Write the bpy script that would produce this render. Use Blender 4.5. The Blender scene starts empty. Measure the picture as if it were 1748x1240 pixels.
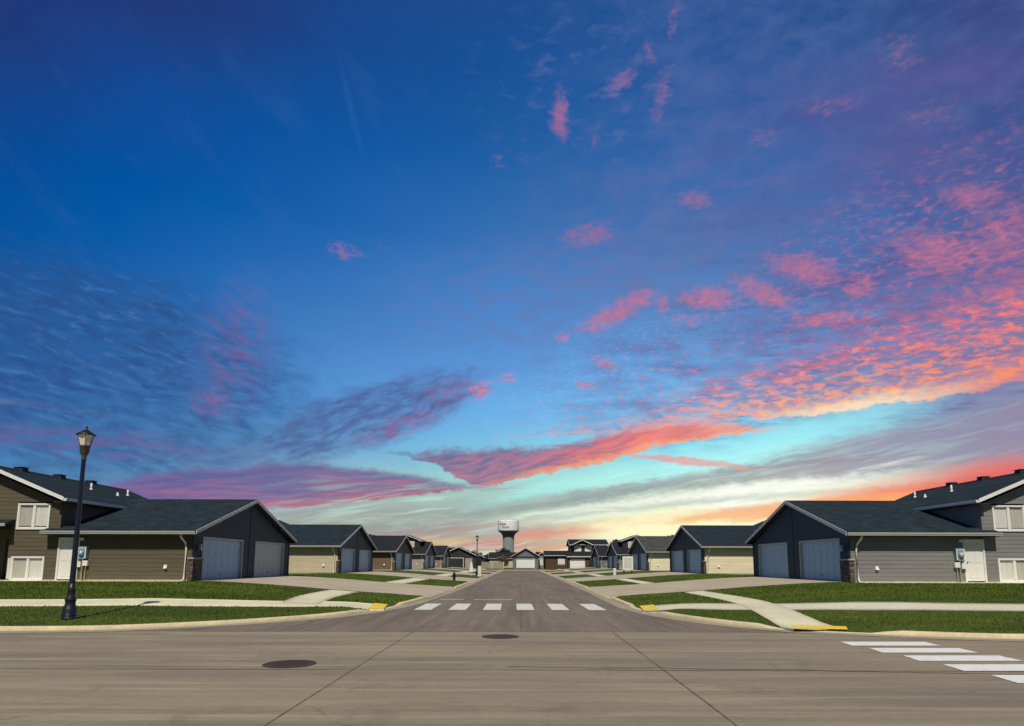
import bpy, math, random
import numpy as np
from mathutils import Vector, Matrix
random.seed(7); RNG=np.random.default_rng(7)
R=math.radians
scene=bpy.context.scene; COL=scene.collection

# ------------------------------------------------------------------ camera
EYE=1.65; F=1100.0; CX=890.0; CY=814.0; IW=1748.0; IH=1240.0
PITCH=math.atan(148/1100); ROLL=R(0.12)
cam_data=bpy.data.cameras.new("camera"); cam=bpy.data.objects.new("camera",cam_data); COL.objects.link(cam)
cam_data.sensor_width=36; cam_data.lens=36*F/IW
cam_data.shift_x=-(CX-IW/2)/IW; cam_data.shift_y=(CY-IH/2)/IW
cam_data.clip_start=.1; cam_data.clip_end=9000
cam.location=(0,0,EYE)
cam.rotation_euler=(Matrix.Rotation(R(90)+PITCH,3,'X')@Matrix.Rotation(ROLL,3,'Z')).to_euler()
scene.camera=cam
scene.view_settings.view_transform='Standard'; scene.view_settings.look='None'
scene.view_settings.exposure=0; scene.view_settings.gamma=1

def ray(x,y):      # direction in the world of a point of the photograph, used to lay out the sky in azimuth and elevation
    a=(x-CX)/F; b=(CY-y)/F; c,s=math.cos(ROLL),math.sin(ROLL)
    a,b=a*c-b*s,a*s+b*c
    return Vector((a,math.cos(PITCH)-b*math.sin(PITCH),b*math.cos(PITCH)+math.sin(PITCH)))
def azel(x,y):
    r=ray(x,y).normalized(); return math.degrees(math.atan2(r.x,r.y)),math.degrees(math.asin(r.z))
def px_of(az,el):
    a,e=R(az),R(el); d=Vector((math.sin(a)*math.cos(e),math.cos(a)*math.cos(e),math.sin(e)))
    b=-d.y*math.sin(PITCH)+d.z*math.cos(PITCH); w=d.y*math.cos(PITCH)+d.z*math.sin(PITCH)
    if w<.05: w=.05
    return CX+F*d.x/w, CY-F*b/w
def lin(c):
    return tuple(((v/255)/12.92 if v<=10 else ((v/255+.055)/1.055)**2.4) for v in c[:3])

# ------------------------------------------------------------------ sun
SUN_EL=53; SUN_DX=0.03
sd=bpy.data.lights.new("sun",'SUN'); sun=bpy.data.objects.new("sun",sd); COL.objects.link(sun)
sd.energy=3.6; sd.angle=R(.55); sd.color=(1,.93,.80)
dirv=Vector((SUN_DX,math.cos(R(SUN_EL)),-math.sin(R(SUN_EL)))).normalized()
sun.rotation_euler=dirv.to_track_quat('-Z','Y').to_euler(); sun.location=(0,-20,40)

# ------------------------------------------------------------------ sky
world=bpy.data.worlds.new("World"); scene.world=world; world.use_nodes=True
world.cycles.sampling_method='MANUAL'; world.cycles.sample_map_resolution=512
wt=world.node_tree; wt.nodes.clear()
class G:
    """small expression builder on a node tree"""
    def __init__(s,t): s.t=t
    def n(s,k,**kw):
        o=s.t.nodes.new(k)
        for a,v in kw.items(): setattr(o,a,v)
        return o
    def put(s,sock,v):
        if v is None: return
        if hasattr(v,'is_linked') or hasattr(v,'node'): s.t.links.new(v,sock)
        else:
            try: sock.default_value=v
            except Exception: sock.default_value=(*v,1)
    def m(s,op,a,b=None,c=None,clamp=False):
        o=s.n('ShaderNodeMath',operation=op); o.use_clamp=clamp
        s.put(o.inputs[0],a); s.put(o.inputs[1],b)
        if c is not None: s.put(o.inputs[2],c)
        return o.outputs[0]
    def add(s,a,b): return s.m('ADD',a,b)
    def sub(s,a,b): return s.m('SUBTRACT',a,b)
    def mul(s,a,b): return s.m('MULTIPLY',a,b)
    def ss(s,v,a,b,lo=0.,hi=1.):       # smoothstep a->b
        o=s.n('ShaderNodeMapRange',interpolation_type='SMOOTHSTEP')
        s.put(o.inputs[0],v); s.put(o.inputs[1],a); s.put(o.inputs[2],b); s.put(o.inputs[3],lo); s.put(o.inputs[4],hi)
        return o.outputs[0]
    def lm(s,v,a,b,lo=0.,hi=1.):
        o=s.n('ShaderNodeMapRange',interpolation_type='LINEAR'); o.clamp=False
        s.put(o.inputs[0],v); s.put(o.inputs[1],a); s.put(o.inputs[2],b); s.put(o.inputs[3],lo); s.put(o.inputs[4],hi)
        return o.outputs[0]
    def vec(s,x,y,z=0.):
        o=s.n('ShaderNodeCombineXYZ'); s.put(o.inputs[0],x); s.put(o.inputs[1],y); s.put(o.inputs[2],z); return o.outputs[0]
    def sep(s,v):
        o=s.n('ShaderNodeSeparateXYZ'); s.put(o.inputs[0],v); return o.outputs
    def sepc(s,v):
        o=s.n('ShaderNodeSeparateColor'); s.put(o.inputs[0],v); return o.outputs
    def mapping(s,v,loc=(0,0,0),rot=0.,scl=(1,1,1),kind='POINT'):
        o=s.n('ShaderNodeMapping',vector_type=kind); s.put(o.inputs[0],v)
        o.inputs['Location'].default_value=loc; o.inputs['Rotation'].default_value=(0,0,rot); o.inputs['Scale'].default_value=scl
        return o.outputs[0]
    def noise(s,v,scale=1.,detail=3.,rough=.55,dist=0.,col=False):
        o=s.n('ShaderNodeTexNoise'); s.put(o.inputs['Vector'],v)
        o.inputs['Scale'].default_value=scale; o.inputs['Detail'].default_value=detail
        o.inputs['Roughness'].default_value=rough; o.inputs['Distortion'].default_value=dist
        return o.outputs['Color' if col else 'Fac']
    def mix(s,f,a,b,mode='MIX'):
        o=s.n('ShaderNodeMix',data_type='RGBA',blend_type=mode); s.put(o.inputs[0],f)
        for k,v in ((6,a),(7,b)):
            if isinstance(v,tuple): v=(*v[:3],1)
            s.put(o.inputs[k],v)
        return o.outputs[2]
    def ramp(s,f,stops,interp='LINEAR'):
        o=s.n('ShaderNodeValToRGB'); s.put(o.inputs[0],f); cr=o.color_ramp; cr.interpolation=interp
        while len(cr.elements)>1: cr.elements.remove(cr.elements[-1])
        stops=sorted(stops,key=lambda q:q[0])
        for i,(p,c) in enumerate(stops):
            e=cr.elements[0] if i==0 else cr.elements.new(p)
            e.position=p; e.color=(*c[:3],1) if isinstance(c,tuple) else (c,c,c,1)
        return o.outputs[0]
    def length(s,v):
        o=s.n('ShaderNodeVectorMath',operation='LENGTH'); s.put(o.inputs[0],v); return o.outputs['Value']
g=G(wt)
tc=g.n('ShaderNodeTexCoord'); d=g.sep(tc.outputs['Generated'])
A=g.mul(g.m('ARCTAN2',d[0],d[1]),57.2958)
E=g.mul(g.m('ARCSINE',d[2]),57.2958)
# base colours: rows down the picture, columns across it
GX=[0,300,600,900,1200,1500,1748]
GRID=[(0,[(36,50,108),(36,52,112),(34,66,130),(32,72,135),(34,76,138),(36,78,138),(50,62,116)]),
(150,[(24,68,144),(18,76,152),(14,78,155),(24,86,156),(34,90,160),(60,88,152),(48,76,135)]),
(300,[(0,78,153),(0,84,162),(14,92,166),(40,100,166),(58,102,168),(64,100,165),(58,84,146)]),
(450,[(0,85,160),(20,98,175),(50,110,182),(62,118,188),(76,124,184),(70,112,176),(80,95,150)]),
(600,[(22,95,168),(58,118,188),(80,136,202),(92,152,220),(100,166,228),(108,150,205),(122,122,168)]),
(700,[(50,104,168),(80,142,204),(92,155,218),(108,178,238),(130,205,248),(150,205,228),(140,152,182)]),
(770,[(78,146,204),(98,162,212),(115,178,218),(130,208,232),(160,242,248),(170,208,212),(150,145,165)]),
(830,[(90,155,200),(112,150,186),(160,192,194),(168,226,216),(196,240,220),(244,248,220),(205,140,135)]),
(880,[(130,150,170),(150,162,162),(162,170,160),(180,195,178),(253,250,208),(255,238,178),(250,150,100)]),
(925,[(150,150,160),(160,150,145),(172,156,148),(214,158,138),(255,240,176),(255,230,158),(240,156,100)]),
(962,[(150,130,120),(165,140,120),(190,150,120),(236,180,118),(250,205,120),(240,180,110),(220,140,90)])]
def base_at(x,y):
    x=min(max(x,0),1748); y=min(max(y,0),962)
    for k in range(len(GRID)-1):
        if GRID[k][0]<=y<=GRID[k+1][0]: break
    ty=(y-GRID[k][0])/(GRID[k+1][0]-GRID[k][0])
    for j in range(len(GX)-1):
        if GX[j]<=x<=GX[j+1]: break
    tx=(x-GX[j])/(GX[j+1]-GX[j]); c=[]
    for q in range(3):
        a=GRID[k][1][j][q]*(1-tx)+GRID[k][1][j+1][q]*tx; b=GRID[k+1][1][j][q]*(1-tx)+GRID[k+1][1][j+1][q]*tx
        c.append(a*(1-ty)+b*ty)
    return lin(c)
FA=g.m('MINIMUM',g.m('MAXIMUM',g.lm(A,-60,60),.02),.98)
# slow wandering of the base so the colour fields are never straight-edged
V0=g.vec(A,E)
wn=g.noise(g.vec(g.mul(A,.06),g.mul(E,.16)),1.,3.,.5,col=True); ws=g.sepc(wn)
Aw=g.add(A,g.mul(g.sub(ws[0],.5),6)); Ew=g.add(E,g.mul(g.sub(ws[1],.5),2.2))
FAw=g.lm(Aw,-60,60)
rows=[-1,1.2,3,5,7.5,10,13,17,22,28,34,40,48]
prev=None; pe=None
for el in rows:
    st=[((az+60)/120,base_at(*px_of(az,max(el,0)))) for az in (-42,-34,-26,-18,-10,-2,6,14,22,30,38)]
    c=g.ramp(FAw,st)
    prev=c if prev is None else g.mix(g.lm(Ew,pe,el),prev,c)
    pe=el
def emit(c):
    o=g.n('ShaderNodeBackground'); g.put(o.inputs[0],c if not isinstance(c,tuple) else (*c[:3],1)); o.inputs[1].default_value=1.; return o.outputs[0]
def mixs(f,a,b):
    o=g.n('ShaderNodeMixShader'); g.put(o.inputs[0],f); wt.links.new(a,o.inputs[1]); wt.links.new(b,o.inputs[2]); return o.outputs[0]
sky=emit(prev)
# domain warping for cloud shapes, plus a slanted frame for streaks
wn=g.noise(g.vec(g.mul(A,.22),g.mul(E,.5)),1.,5.,.6,col=True); w2=g.sepc(wn)
A1=g.add(A,g.mul(g.sub(w2[0],.5),2.4)); E1=g.add(E,g.mul(g.sub(w2[1],.5),1.2))
V1=g.vec(A1,E1)
wn=g.noise(g.vec(g.mul(A,.16),g.mul(E,.4)),1.,2.,.5,col=True); w3=g.sepc(wn)
V2=g.vec(g.add(A,g.mul(g.sub(w3[0],.5),2.6)),g.add(E,g.mul(g.sub(w3[1],.5),1.3)))
def frame(ang,sx,sy,src=None):       # coordinates stretched along a direction (degrees up to the right)
    return g.mapping(src or V0,rot=-R(ang),scl=(1,1,1))
def streak(ang,lx,ly,detail=4.,rough=.6,src=None,off=0.):
    v=g.mapping(src or V0,rot=-R(ang)); v=g.mapping(v,loc=(off,off*.7,off),scl=(1/lx,1/ly,1)); return g.noise(v,1.,detail,rough)
def blob(x,y,hx,hy,ang=0.,src=None,soft=1.):
    a,e=azel(x,y); v=g.mapping(src or V1,loc=(a,e,0),rot=R(ang),scl=(hx/19.,hy/19.,1),kind='TEXTURE')
    return g.ss(g.length(v),1.25,.15*soft)
def curve(pts,src=None):             # an edge: elevation as a function of azimuth
    st=[]
    for x,y in pts:
        a,e=azel(x,y); st.append(((a+60)/120,(e+10)/70))
    lv=g.n('ShaderNodeFloatCurve'); g.put(lv.inputs[1],FA)
    cm=lv.mapping; cu=cm.curves[0]
    st.sort(); cu.points[0].location=(0,st[0][1]); cu.points[1].location=(1,st[-1][1])
    for p in st: cu.points.new(*p)
    cm.update()
    return g.sub(g.mul(lv.outputs[0],70),10)
def amap(xs,y=750):                  # picture columns to 0..1 ramp positions
    return [(azel(x,y)[0]+60)/120 for x in xs]
def over(f,c):
    global sky
    sky=mixs(f,sky,emit(lin(c) if isinstance(c,tuple) else c))
fine=g.noise(g.vec(g.mul(A,.9),g.mul(E,1.8)),1.,5.,.65)
mid=g.noise(g.vec(g.mul(A,.35),g.mul(E,.8)),1.,4.,.6)
# puffs lie on a flat layer: perspective coordinates on that layer
zc=g.m('MAXIMUM',d[2],.03); PX=g.m('DIVIDE',d[0],zc); PY=g.m('DIVIDE',d[1],zc)
plane=g.vec(PX,PY)
cells=g.noise(g.mapping(plane,rot=R(25),scl=(9,16,1)),1.,4.,.6)
wide=g.noise(g.mapping(plane,rot=R(20),scl=(1.6,3,1)),1.,3.,.55)
# --- faint high veils
f=g.mul(g.ss(streak(-35,9,3,off=3.),.52,.75),.11); f=g.mul(f,g.ss(A,8,-10)); over(f,(70,110,170))
contr=g.mul(blob(600,190,7,75,22,src=V0),.12); over(contr,(70,125,190))
# --- left rippled altocumulus
reg=g.ss(g.add(blob(165,650,340,190),g.mul(g.sub(mid,.5),.5)),.05,.75)
rip=g.ss(streak(-10,1.7,.6,detail=3.,rough=.52,src=V2),.32,.68)
over(g.mul(reg,.55),(48,88,146)); blt=g.ss(g.noise(V2,.28,4.,.6),.36,.62); over(g.mul(g.mul(reg,g.mul(rip,g.add(.45,g.mul(blt,.55)))),.66),(44,74,128))
rip2=g.ss(streak(-10,1.5,.5,detail=3.,rough=.52,src=V2,off=9.),.48,.8); over(g.mul(g.mul(reg,rip2),.40),(88,140,196))
over(g.mul(g.mul(blob(405,600,60,125,-8),g.ss(streak(-30,1.8,.7,off=4.,rough=.5),.3,.7)),.55),(122,98,154))
over(g.mul(g.mul(blob(362,690,40,28),g.ss(fine,.35,.75)),.42),(164,98,142))
over(g.mul(g.mul(blob(170,757,230,24),g.ss(streak(4,3,.7,off=2.),.35,.6)),.62),(112,92,148))
# --- violet haze of the right and upper right
vr=g.mul(g.ss(g.sub(A,g.mul(g.m('ABSOLUTE',g.sub(E,20)),.25)),-8,12),g.ss(E,7.5,12))
n1=g.noise(g.mapping(plane,rot=R(18),loc=(4,2,7),scl=(2.4,4.2,1)),1.,5.,.62)
n2=g.noise(g.mapping(V2,rot=-R(14),loc=(1,5,2),scl=(.30,.62,1)),1.,5.,.62)
nv=g.add(g.mul(n1,.5),g.mul(n2,.5))
over(g.mul(g.mul(vr,g.ss(nv,.36,.64)),.50),(88,112,168))
over(g.mul(g.mul(vr,g.mul(g.ss(n2,.47,.70),g.mul(g.ss(A,-2,16),g.ss(E,40,14)))),.40),(138,112,158))
over(g.mul(g.mul(vr,g.mul(g.ss(n1,.52,.70),g.ss(A,6,24))),.50),(72,80,138))
hz=g.mul(g.ss(wide,.35,.68),blob(1600,400,480,280,25)); over(g.mul(hz,.55),(96,92,150))
hz=g.mul(g.ss(g.noise(g.mapping(plane,rot=R(-15),scl=(2.5,4,1)),1.,4.,.6),.42,.66),blob(1560,200,360,190,-15)); over(g.mul(hz,.34),(92,84,146))
hz=g.mul(g.ss(mid,.33,.66),blob(1000,500,400,130,8)); over(g.mul(hz,.5),(104,118,170))
hz=g.mul(g.ss(cells,.45,.68),blob(1620,470,360,170,18)); over(g.mul(hz,.62),(84,88,146))
# --- centre feather
reg=g.ss(g.add(blob(630,712,235,62,20),g.mul(g.sub(mid,.5),.5)),.12,.7)
rip=g.ss(streak(22,1.9,.6,src=V2,off=5.,rough=.55),.32,.68); over(g.mul(reg,.45),(84,104,160)); over(g.mul(g.mul(reg,rip),.68),(74,84,138))
over(g.mul(g.mul(blob(690,728,110,22,24),g.ss(fine,.36,.6)),.5),(158,104,150))
over(g.mul(g.mul(blob(765,668,55,22,18),g.ss(fine,.38,.6)),.62),(140,100,148))
def band(up,lo,su,sl,rag=1.,src=None):
    """mask between two edges; su/sl softness in degrees of the upper and lower edge"""
    e=g.add(E,g.mul(g.sub(fine,.5),1.5*rag)); e=g.add(e,g.mul(g.sub(mid,.5),1.2*rag))
    U=curve(up); L=curve(lo)
    m1=g.ss(g.sub(U,e),-.45*su,.55*su); m2=g.ss(g.sub(e,L),-.45*sl,.55*sl)
    t=g.m('DIVIDE',g.sub(e,L),g.m('MAXIMUM',g.sub(U,L),.15))
    return g.mul(m1,m2),t
def cols(xs,cs,y=750): return g.ramp(FA,list(zip(amap(xs,y),[lin(c) for c in cs])))
# --- low lens cloud on the left
m_,t=band([(150,835),(210,822),(300,806),(400,800),(490,791),(600,800),(700,812),(790,830),(850,836)],
          [(150,840),(300,868),(460,868),(560,862),(650,852),(740,842),(800,836),(850,836)],.9,.35,.55)
b=g.ss(streak(3,6,.5,off=7.,rough=.5,src=V2),.36,.66)
c=g.mix(b,cols([200,480,800],[(96,96,150),(108,96,150),(120,105,145)]),cols([200,300,480,650,800],[(136,100,156),(168,98,142),(132,100,152),(170,94,134),(170,108,140)]))
over(g.mul(m_,.9),c)
over(g.mul(g.mul(m_,g.ss(t,.30,.0)),.62),(210,104,128))
over(g.mul(g.mul(m_,g.ss(t,.5,1.)),.6),(86,98,152))
# --- mint, grey and cream streaks near the horizon
zone=g.mul(g.ss(E,8.5,4.5),g.ss(A,-30,-12)); b=g.ss(streak(7,7,.5,off=1.,src=V2,rough=.5),.4,.68)
over(g.mul(g.mul(b,zone),.5),cols([500,900,1200,1500,1748],[(150,150,158),(154,160,156),(190,190,175),(200,160,150),(190,130,140)],880))
b=g.ss(streak(8,6,.45,off=12.,src=V2,rough=.5),.46,.70); over(g.mul(g.mul(b,zone),.78),cols([500,800,1050,1300,1600],[(184,214,196),(190,238,216),(225,250,232),(255,255,236),(255,240,200)],860))
# bright opening right of centre
over(g.mul(blob(1340,748,240,32,11),.8),(158,240,250)); over(g.mul(g.mul(blob(1180,800,300,26,8),g.ss(streak(9,5,.5,off=21.),.3,.55)),.8),(184,250,248))
over(g.mul(blob(1180,862,330,44,6),.9),(250,254,236)); over(g.mul(g.mul(blob(1300,838,230,22,9),g.ss(streak(9,5,.5,off=51.,src=V2),.3,.55)),.95),(255,255,246))
for up_,lo_,c_,k_ in (([(560,905),(700,884),(850,864),(1000,842),(1120,826)],[(560,915),(700,900),(850,882),(1000,860),(1120,838)],(152,166,162),.62),
    ([(760,862),(880,852),(1000,836),(1150,812),(1300,792)],[(760,868),(880,862),(1000,850),(1150,828),(1300,806)],(160,170,172),.6),
    ([(640,930),(800,910),(950,893),(1100,880),(1200,872)],[(640,940),(800,926),(950,908),(1100,892),(1200,880)],(176,164,156),.55),
    ([(930,878),(1050,866),(1200,850),(1330,842)],[(930,886),(1050,878),(1200,862),(1330,850)],(178,196,182),.55)):
    mm,tt=band(up_,lo_,.7,.7,.5); over(g.mul(g.mul(mm,g.ss(streak(7,5,.6,off=41.,src=V2),.25,.5)),min(.85,k_*1.3)),c_); over(g.mul(blob(1130,896,170,26,3),.85),(255,250,204))
over(g.mul(blob(930,838,150,16,12),.6),(170,242,238))
# grey bands with a long tail
m_,t=band([(760,880),(900,852),(1000,838),(1150,822),(1250,800),(1330,775),(1450,745),(1600,715),(1748,655)],
          [(760,888),(900,868),(1000,858),(1150,842),(1250,826),(1330,818),(1450,812),(1600,802),(1748,782)],1.6,1.3,.8)
b=g.ss(streak(9,6,.6,off=17.,src=V2,rough=.5),.26,.55)
over(g.mul(g.mul(m_,b),.82),cols([800,1000,1200,1400,1600,1748],[(150,158,156),(150,164,160),(152,160,160),(156,148,162),(150,146,170),(150,140,168)]))
b=g.ss(streak(9,5,.35,off=31.),.52,.66); over(g.mul(g.mul(m_,b),.55),cols([1200,1500,1748],[(196,214,210),(174,186,198),(160,165,190)]))
# --- the long coral streak
m_,t=band([(690,776),(760,770),(850,768),(950,762),(1020,748),(1090,728),(1180,720),(1260,722),(1310,736)],
          [(690,780),(740,792),(820,830),(900,814),(1000,796),(1100,768),(1200,750),(1260,742),(1310,738)],1.0,.30,.8)
b=g.ss(streak(13,3,.4,off=15.,src=V2),.32,.66)
c=g.mix(b,cols([700,800,900,1000,1100,1200,1300],[(96,98,142),(104,98,142),(124,98,138),(164,98,124),(220,108,110),(224,124,118),(230,160,150)]),
          cols([700,800,900,1000,1100,1200,1300],[(130,108,150),(184,112,142),(194,112,132),(234,112,112),(250,128,108),(252,142,116),(252,186,156)]))
over(g.mul(m_,.9),c)
over(g.mul(g.mul(g.mul(m_,g.ss(t,.34,.0)),g.ss(A,-6,4)),.8),(252,176,130))
over(g.mul(g.mul(m_,g.mul(g.ss(t,.62,1.),g.ss(A,14,2))),.55),(92,104,148))
m_,t=band([(1090,775),(1150,778),(1220,785),(1290,800)],[(1090,780),(1150,793),(1220,797),(1290,802)],.25,.3,.5); over(g.mul(m_,.75),(232,156,148))
# --- big coral field on the right
over(g.mul(g.mul(blob(1620,545,300,95,14),g.ss(g.add(g.mul(cells,.5),g.mul(fine,.5)),.40,.62)),.72),(158,108,152))
m_,t=band([(1090,712),(1180,668),(1260,640),(1340,618),(1430,590),(1520,560),(1640,520),(1748,480)],
          [(1090,735),(1180,722),(1260,712),(1340,712),(1430,703),(1520,690),(1640,675),(1748,648)],2.2,.35,.9)
holes=g.ss(g.add(g.mul(g.noise(g.mapping(V1,rot=-R(14),scl=(.75,1.9,1)),1.,4.,.62),1.),g.mul(g.sub(cells,.5),.5)),.37,.64)
c=g.mix(g.ss(t,.02,.95),cols([1150,1300,1450,1600,1748],[(236,164,150),(255,180,140),(255,190,124),(255,160,108),(255,148,104)]),
                         cols([1150,1300,1450,1600,1748],[(200,130,150),(214,112,134),(190,104,140),(206,108,138),(224,112,134)]))
c=g.mix(g.ss(fine,.42,.62),c,cols([1150,1300,1450,1600,1748],[(234,168,166),(244,158,150),(246,152,142),(248,144,126),(248,136,118)]))
lowcut=g.ss(t,.55,.0)
over(g.mul(m_,g.m('MAXIMUM',g.mul(holes,.94),g.mul(lowcut,.55))),c)
over(g.mul(g.mul(m_,g.mul(g.sub(1.,holes),g.ss(t,.1,.4))),.5),(124,128,176))
over(g.mul(g.mul(m_,g.mul(g.ss(t,.25,.0),blob(1450,700,170,30,8,src=V0))),.85),(255,232,196))
# --- orange red streak low on the right
m_,t=band([(1240,884),(1330,868),(1430,842),(1540,822),(1640,800),(1748,778)],
          [(1240,890),(1330,884),(1430,868),(1540,858),(1640,856),(1748,856)],2.0,.5,.6)
b=g.ss(streak(10,6,.4,off=27.,src=V2,rough=.5),.34,.6)
c=g.mix(b,cols([1250,1400,1500,1600,1748],[(250,186,130),(250,160,110),(250,120,84),(226,110,104),(214,112,124)]),cols([1250,1400,1500,1600,1748],[(252,200,140),(252,140,90),(255,104,72),(250,98,76),(236,104,100)]))
over(g.mul(m_,.9),c); over(g.mul(g.mul(m_,g.ss(t,.35,.0)),.8),(255,196,96))
m_,t=band([(1180,880),(1250,868),(1320,858)],[(1180,892),(1250,886),(1320,884)],.4,.4,.5); over(g.mul(g.mul(m_,g.ss(A,12,15)),.7),(250,176,120))
# salmon streaks over the far houses
over(g.mul(g.mul(blob(940,912,110,13,4),g.ss(streak(4,4,.4,off=6.),.3,.5)),.75),(224,138,118))
over(g.mul(blob(720,905,190,13,3),.5),(152,138,152)); over(g.mul(blob(840,932,70,12),.55),(206,140,140)); over(g.mul(blob(760,925,60,7),.6),(232,196,140))
# --- single puffs, coral
PUFFS=[(955,200,17,30,5,1.),(1062,140,32,14,25,.7),(1128,165,15,42,-25,.55),(1112,90,14,12,0,.5),(1152,28,11,26,-10,.5),(1016,235,12,16,0,.4),
(1003,402,48,18,5,.75),(1182,340,34,13,-8,.7),(1412,178,56,12,-8,.4),(592,430,30,14,-5,.5),(656,427,12,10,0,.3),(846,276,16,14,0,.3),(1664,336,38,15,-20,.95),
(1595,430,62,26,-28,.95),(1372,458,62,20,-22,1.),(1465,490,22,18,0,.85),(1212,512,52,17,-10,1.),(1302,500,58,16,-26,1.),(1042,540,62,17,22,1.),(1085,515,40,14,15,1.),
(958,577,16,9,0,.6),(1420,545,70,12,-5,.8),(1175,545,34,12,-5,.5),(818,668,22,18,30,.75),(860,646,18,10,-10,.65),(996,657,22,7,-5,.7),(1035,620,26,10,-20,.7),(1708,405,55,45,20,.7),
(1540,95,40,26,-40,.35),(1300,235,34,18,0,.3),(1588,195,46,18,-15,.3),(1130,520,18,16,0,.6),(1700,505,40,12,-10,.6),(1480,360,30,9,10,.3),(1560,470,26,8,10,.6)]
fld=None
for x,y,hx,hy,an,k in PUFFS:
    q=g.mul(blob(x,y,hx*1.25,hy*1.25,an),k); fld=q if fld is None else g.m('MAXIMUM',fld,q)
pn=g.noise(g.mapping(V1,rot=-R(12),loc=(2,8,1),scl=(1.5,3.,1)),1.,5.,.62)
puff=g.ss(g.add(g.mul(fld,.95),g.add(g.mul(g.sub(fine,.52),1.3),g.mul(g.sub(pn,.5),1.5))),.02,1.25)
puff=g.mul(puff,g.ss(fld,.0,.25))
pc=g.mix(g.ss(E,12,30),lin((238,124,132)),lin((160,112,150))); pc=g.mix(g.ss(pn,.62,.36),pc,lin((176,110,152)))
over(g.mul(puff,.86),pc)
# scattered small flecks in the right half, following the layer's perspective
fl=g.noise(g.mapping(V1,rot=-R(12),scl=(1.1,2.6,1)),1.,4.,.6)
reg=g.m('MAXIMUM',blob(1150,650,330,55,18),blob(1570,450,300,150,12))
fm=g.ss(fl,.46,.78); over(g.mul(g.mul(fm,reg),.62),g.mix(g.ss(mid,.4,.6),lin((236,128,140)),lin((170,112,150))))
reg=blob(1020,640,300,70,20); fl=g.noise(g.mapping(V1,rot=-R(10),loc=(5,7,3),scl=(1.5,4,1)),1.,3.,.6); over(g.mul(g.mul(g.ss(fl,.5,.78),reg),.5),(186,170,214))
fw=g.mul(g.ss(g.noise(g.mapping(V1,rot=-R(60),loc=(3,1,0),scl=(.35,1.1,1)),1.,4.,.6),.5,.7),blob(1000,160,230,150)); over(g.mul(fw,.5),(92,110,166))
# daylight sky behind the viewer (the sun's side)
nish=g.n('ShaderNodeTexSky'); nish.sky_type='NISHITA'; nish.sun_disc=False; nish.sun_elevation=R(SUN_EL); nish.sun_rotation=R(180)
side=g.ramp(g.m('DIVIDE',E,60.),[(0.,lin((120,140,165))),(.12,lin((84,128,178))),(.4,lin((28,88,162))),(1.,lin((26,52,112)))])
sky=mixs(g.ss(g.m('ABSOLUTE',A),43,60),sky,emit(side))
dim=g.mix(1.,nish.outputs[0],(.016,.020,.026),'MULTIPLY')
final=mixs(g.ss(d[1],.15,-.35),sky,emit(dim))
final=mixs(g.ss(d[2],.0,-.06),final,emit((.07,.07,.05)))
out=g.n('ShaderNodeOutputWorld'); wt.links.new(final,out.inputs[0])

# ------------------------------------------------------------------ materials
def new_mat(name):
    m=bpy.data.materials.new(name); m.use_nodes=True; t=m.node_tree; t.nodes.clear()
    q=G(t); b=q.n('ShaderNodeBsdfPrincipled'); o=q.n('ShaderNodeOutputMaterial'); t.links.new(b.outputs[0],o.inputs[0])
    return m,q,b
def world_pos(q):
    return q.n('ShaderNodeNewGeometry').outputs['Position']
def simple(name,c,rough=.7,var=.12,scale=3.,spec=.3,metal=0.,bump=0.,bscale=40.,stretch=(1,1,1)):
    """a surface of one colour with uneven wear"""
    m,q,b=new_mat(name); P=world_pos(q); v=q.mapping(P,scl=stretch)
    n1=q.noise(v,scale,5.,.6); n2=q.noise(v,scale*.13,3.,.5)
    f=q.add(q.mul(n1,.6),q.mul(n2,.4)); k=q.lm(f,.3,.7,1-var,1+var)
    col=q.mix(1.,tuple(c),q.vec(k,k,k),'MULTIPLY')
    q.put(b.inputs['Base Color'],col); b.inputs['Roughness'].default_value=rough; b.inputs['Metallic'].default_value=metal
    b.inputs['Specular IOR Level'].default_value=spec
    if bump:
        bn=q.n('ShaderNodeBump'); bn.inputs['Strength'].default_value=bump; bn.inputs['Distance'].default_value=.02
        q.put(bn.inputs['Height'],q.noise(P,bscale,4.,.6)); q.put(b.inputs['Normal'],bn.outputs[0])
    return m
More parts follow.
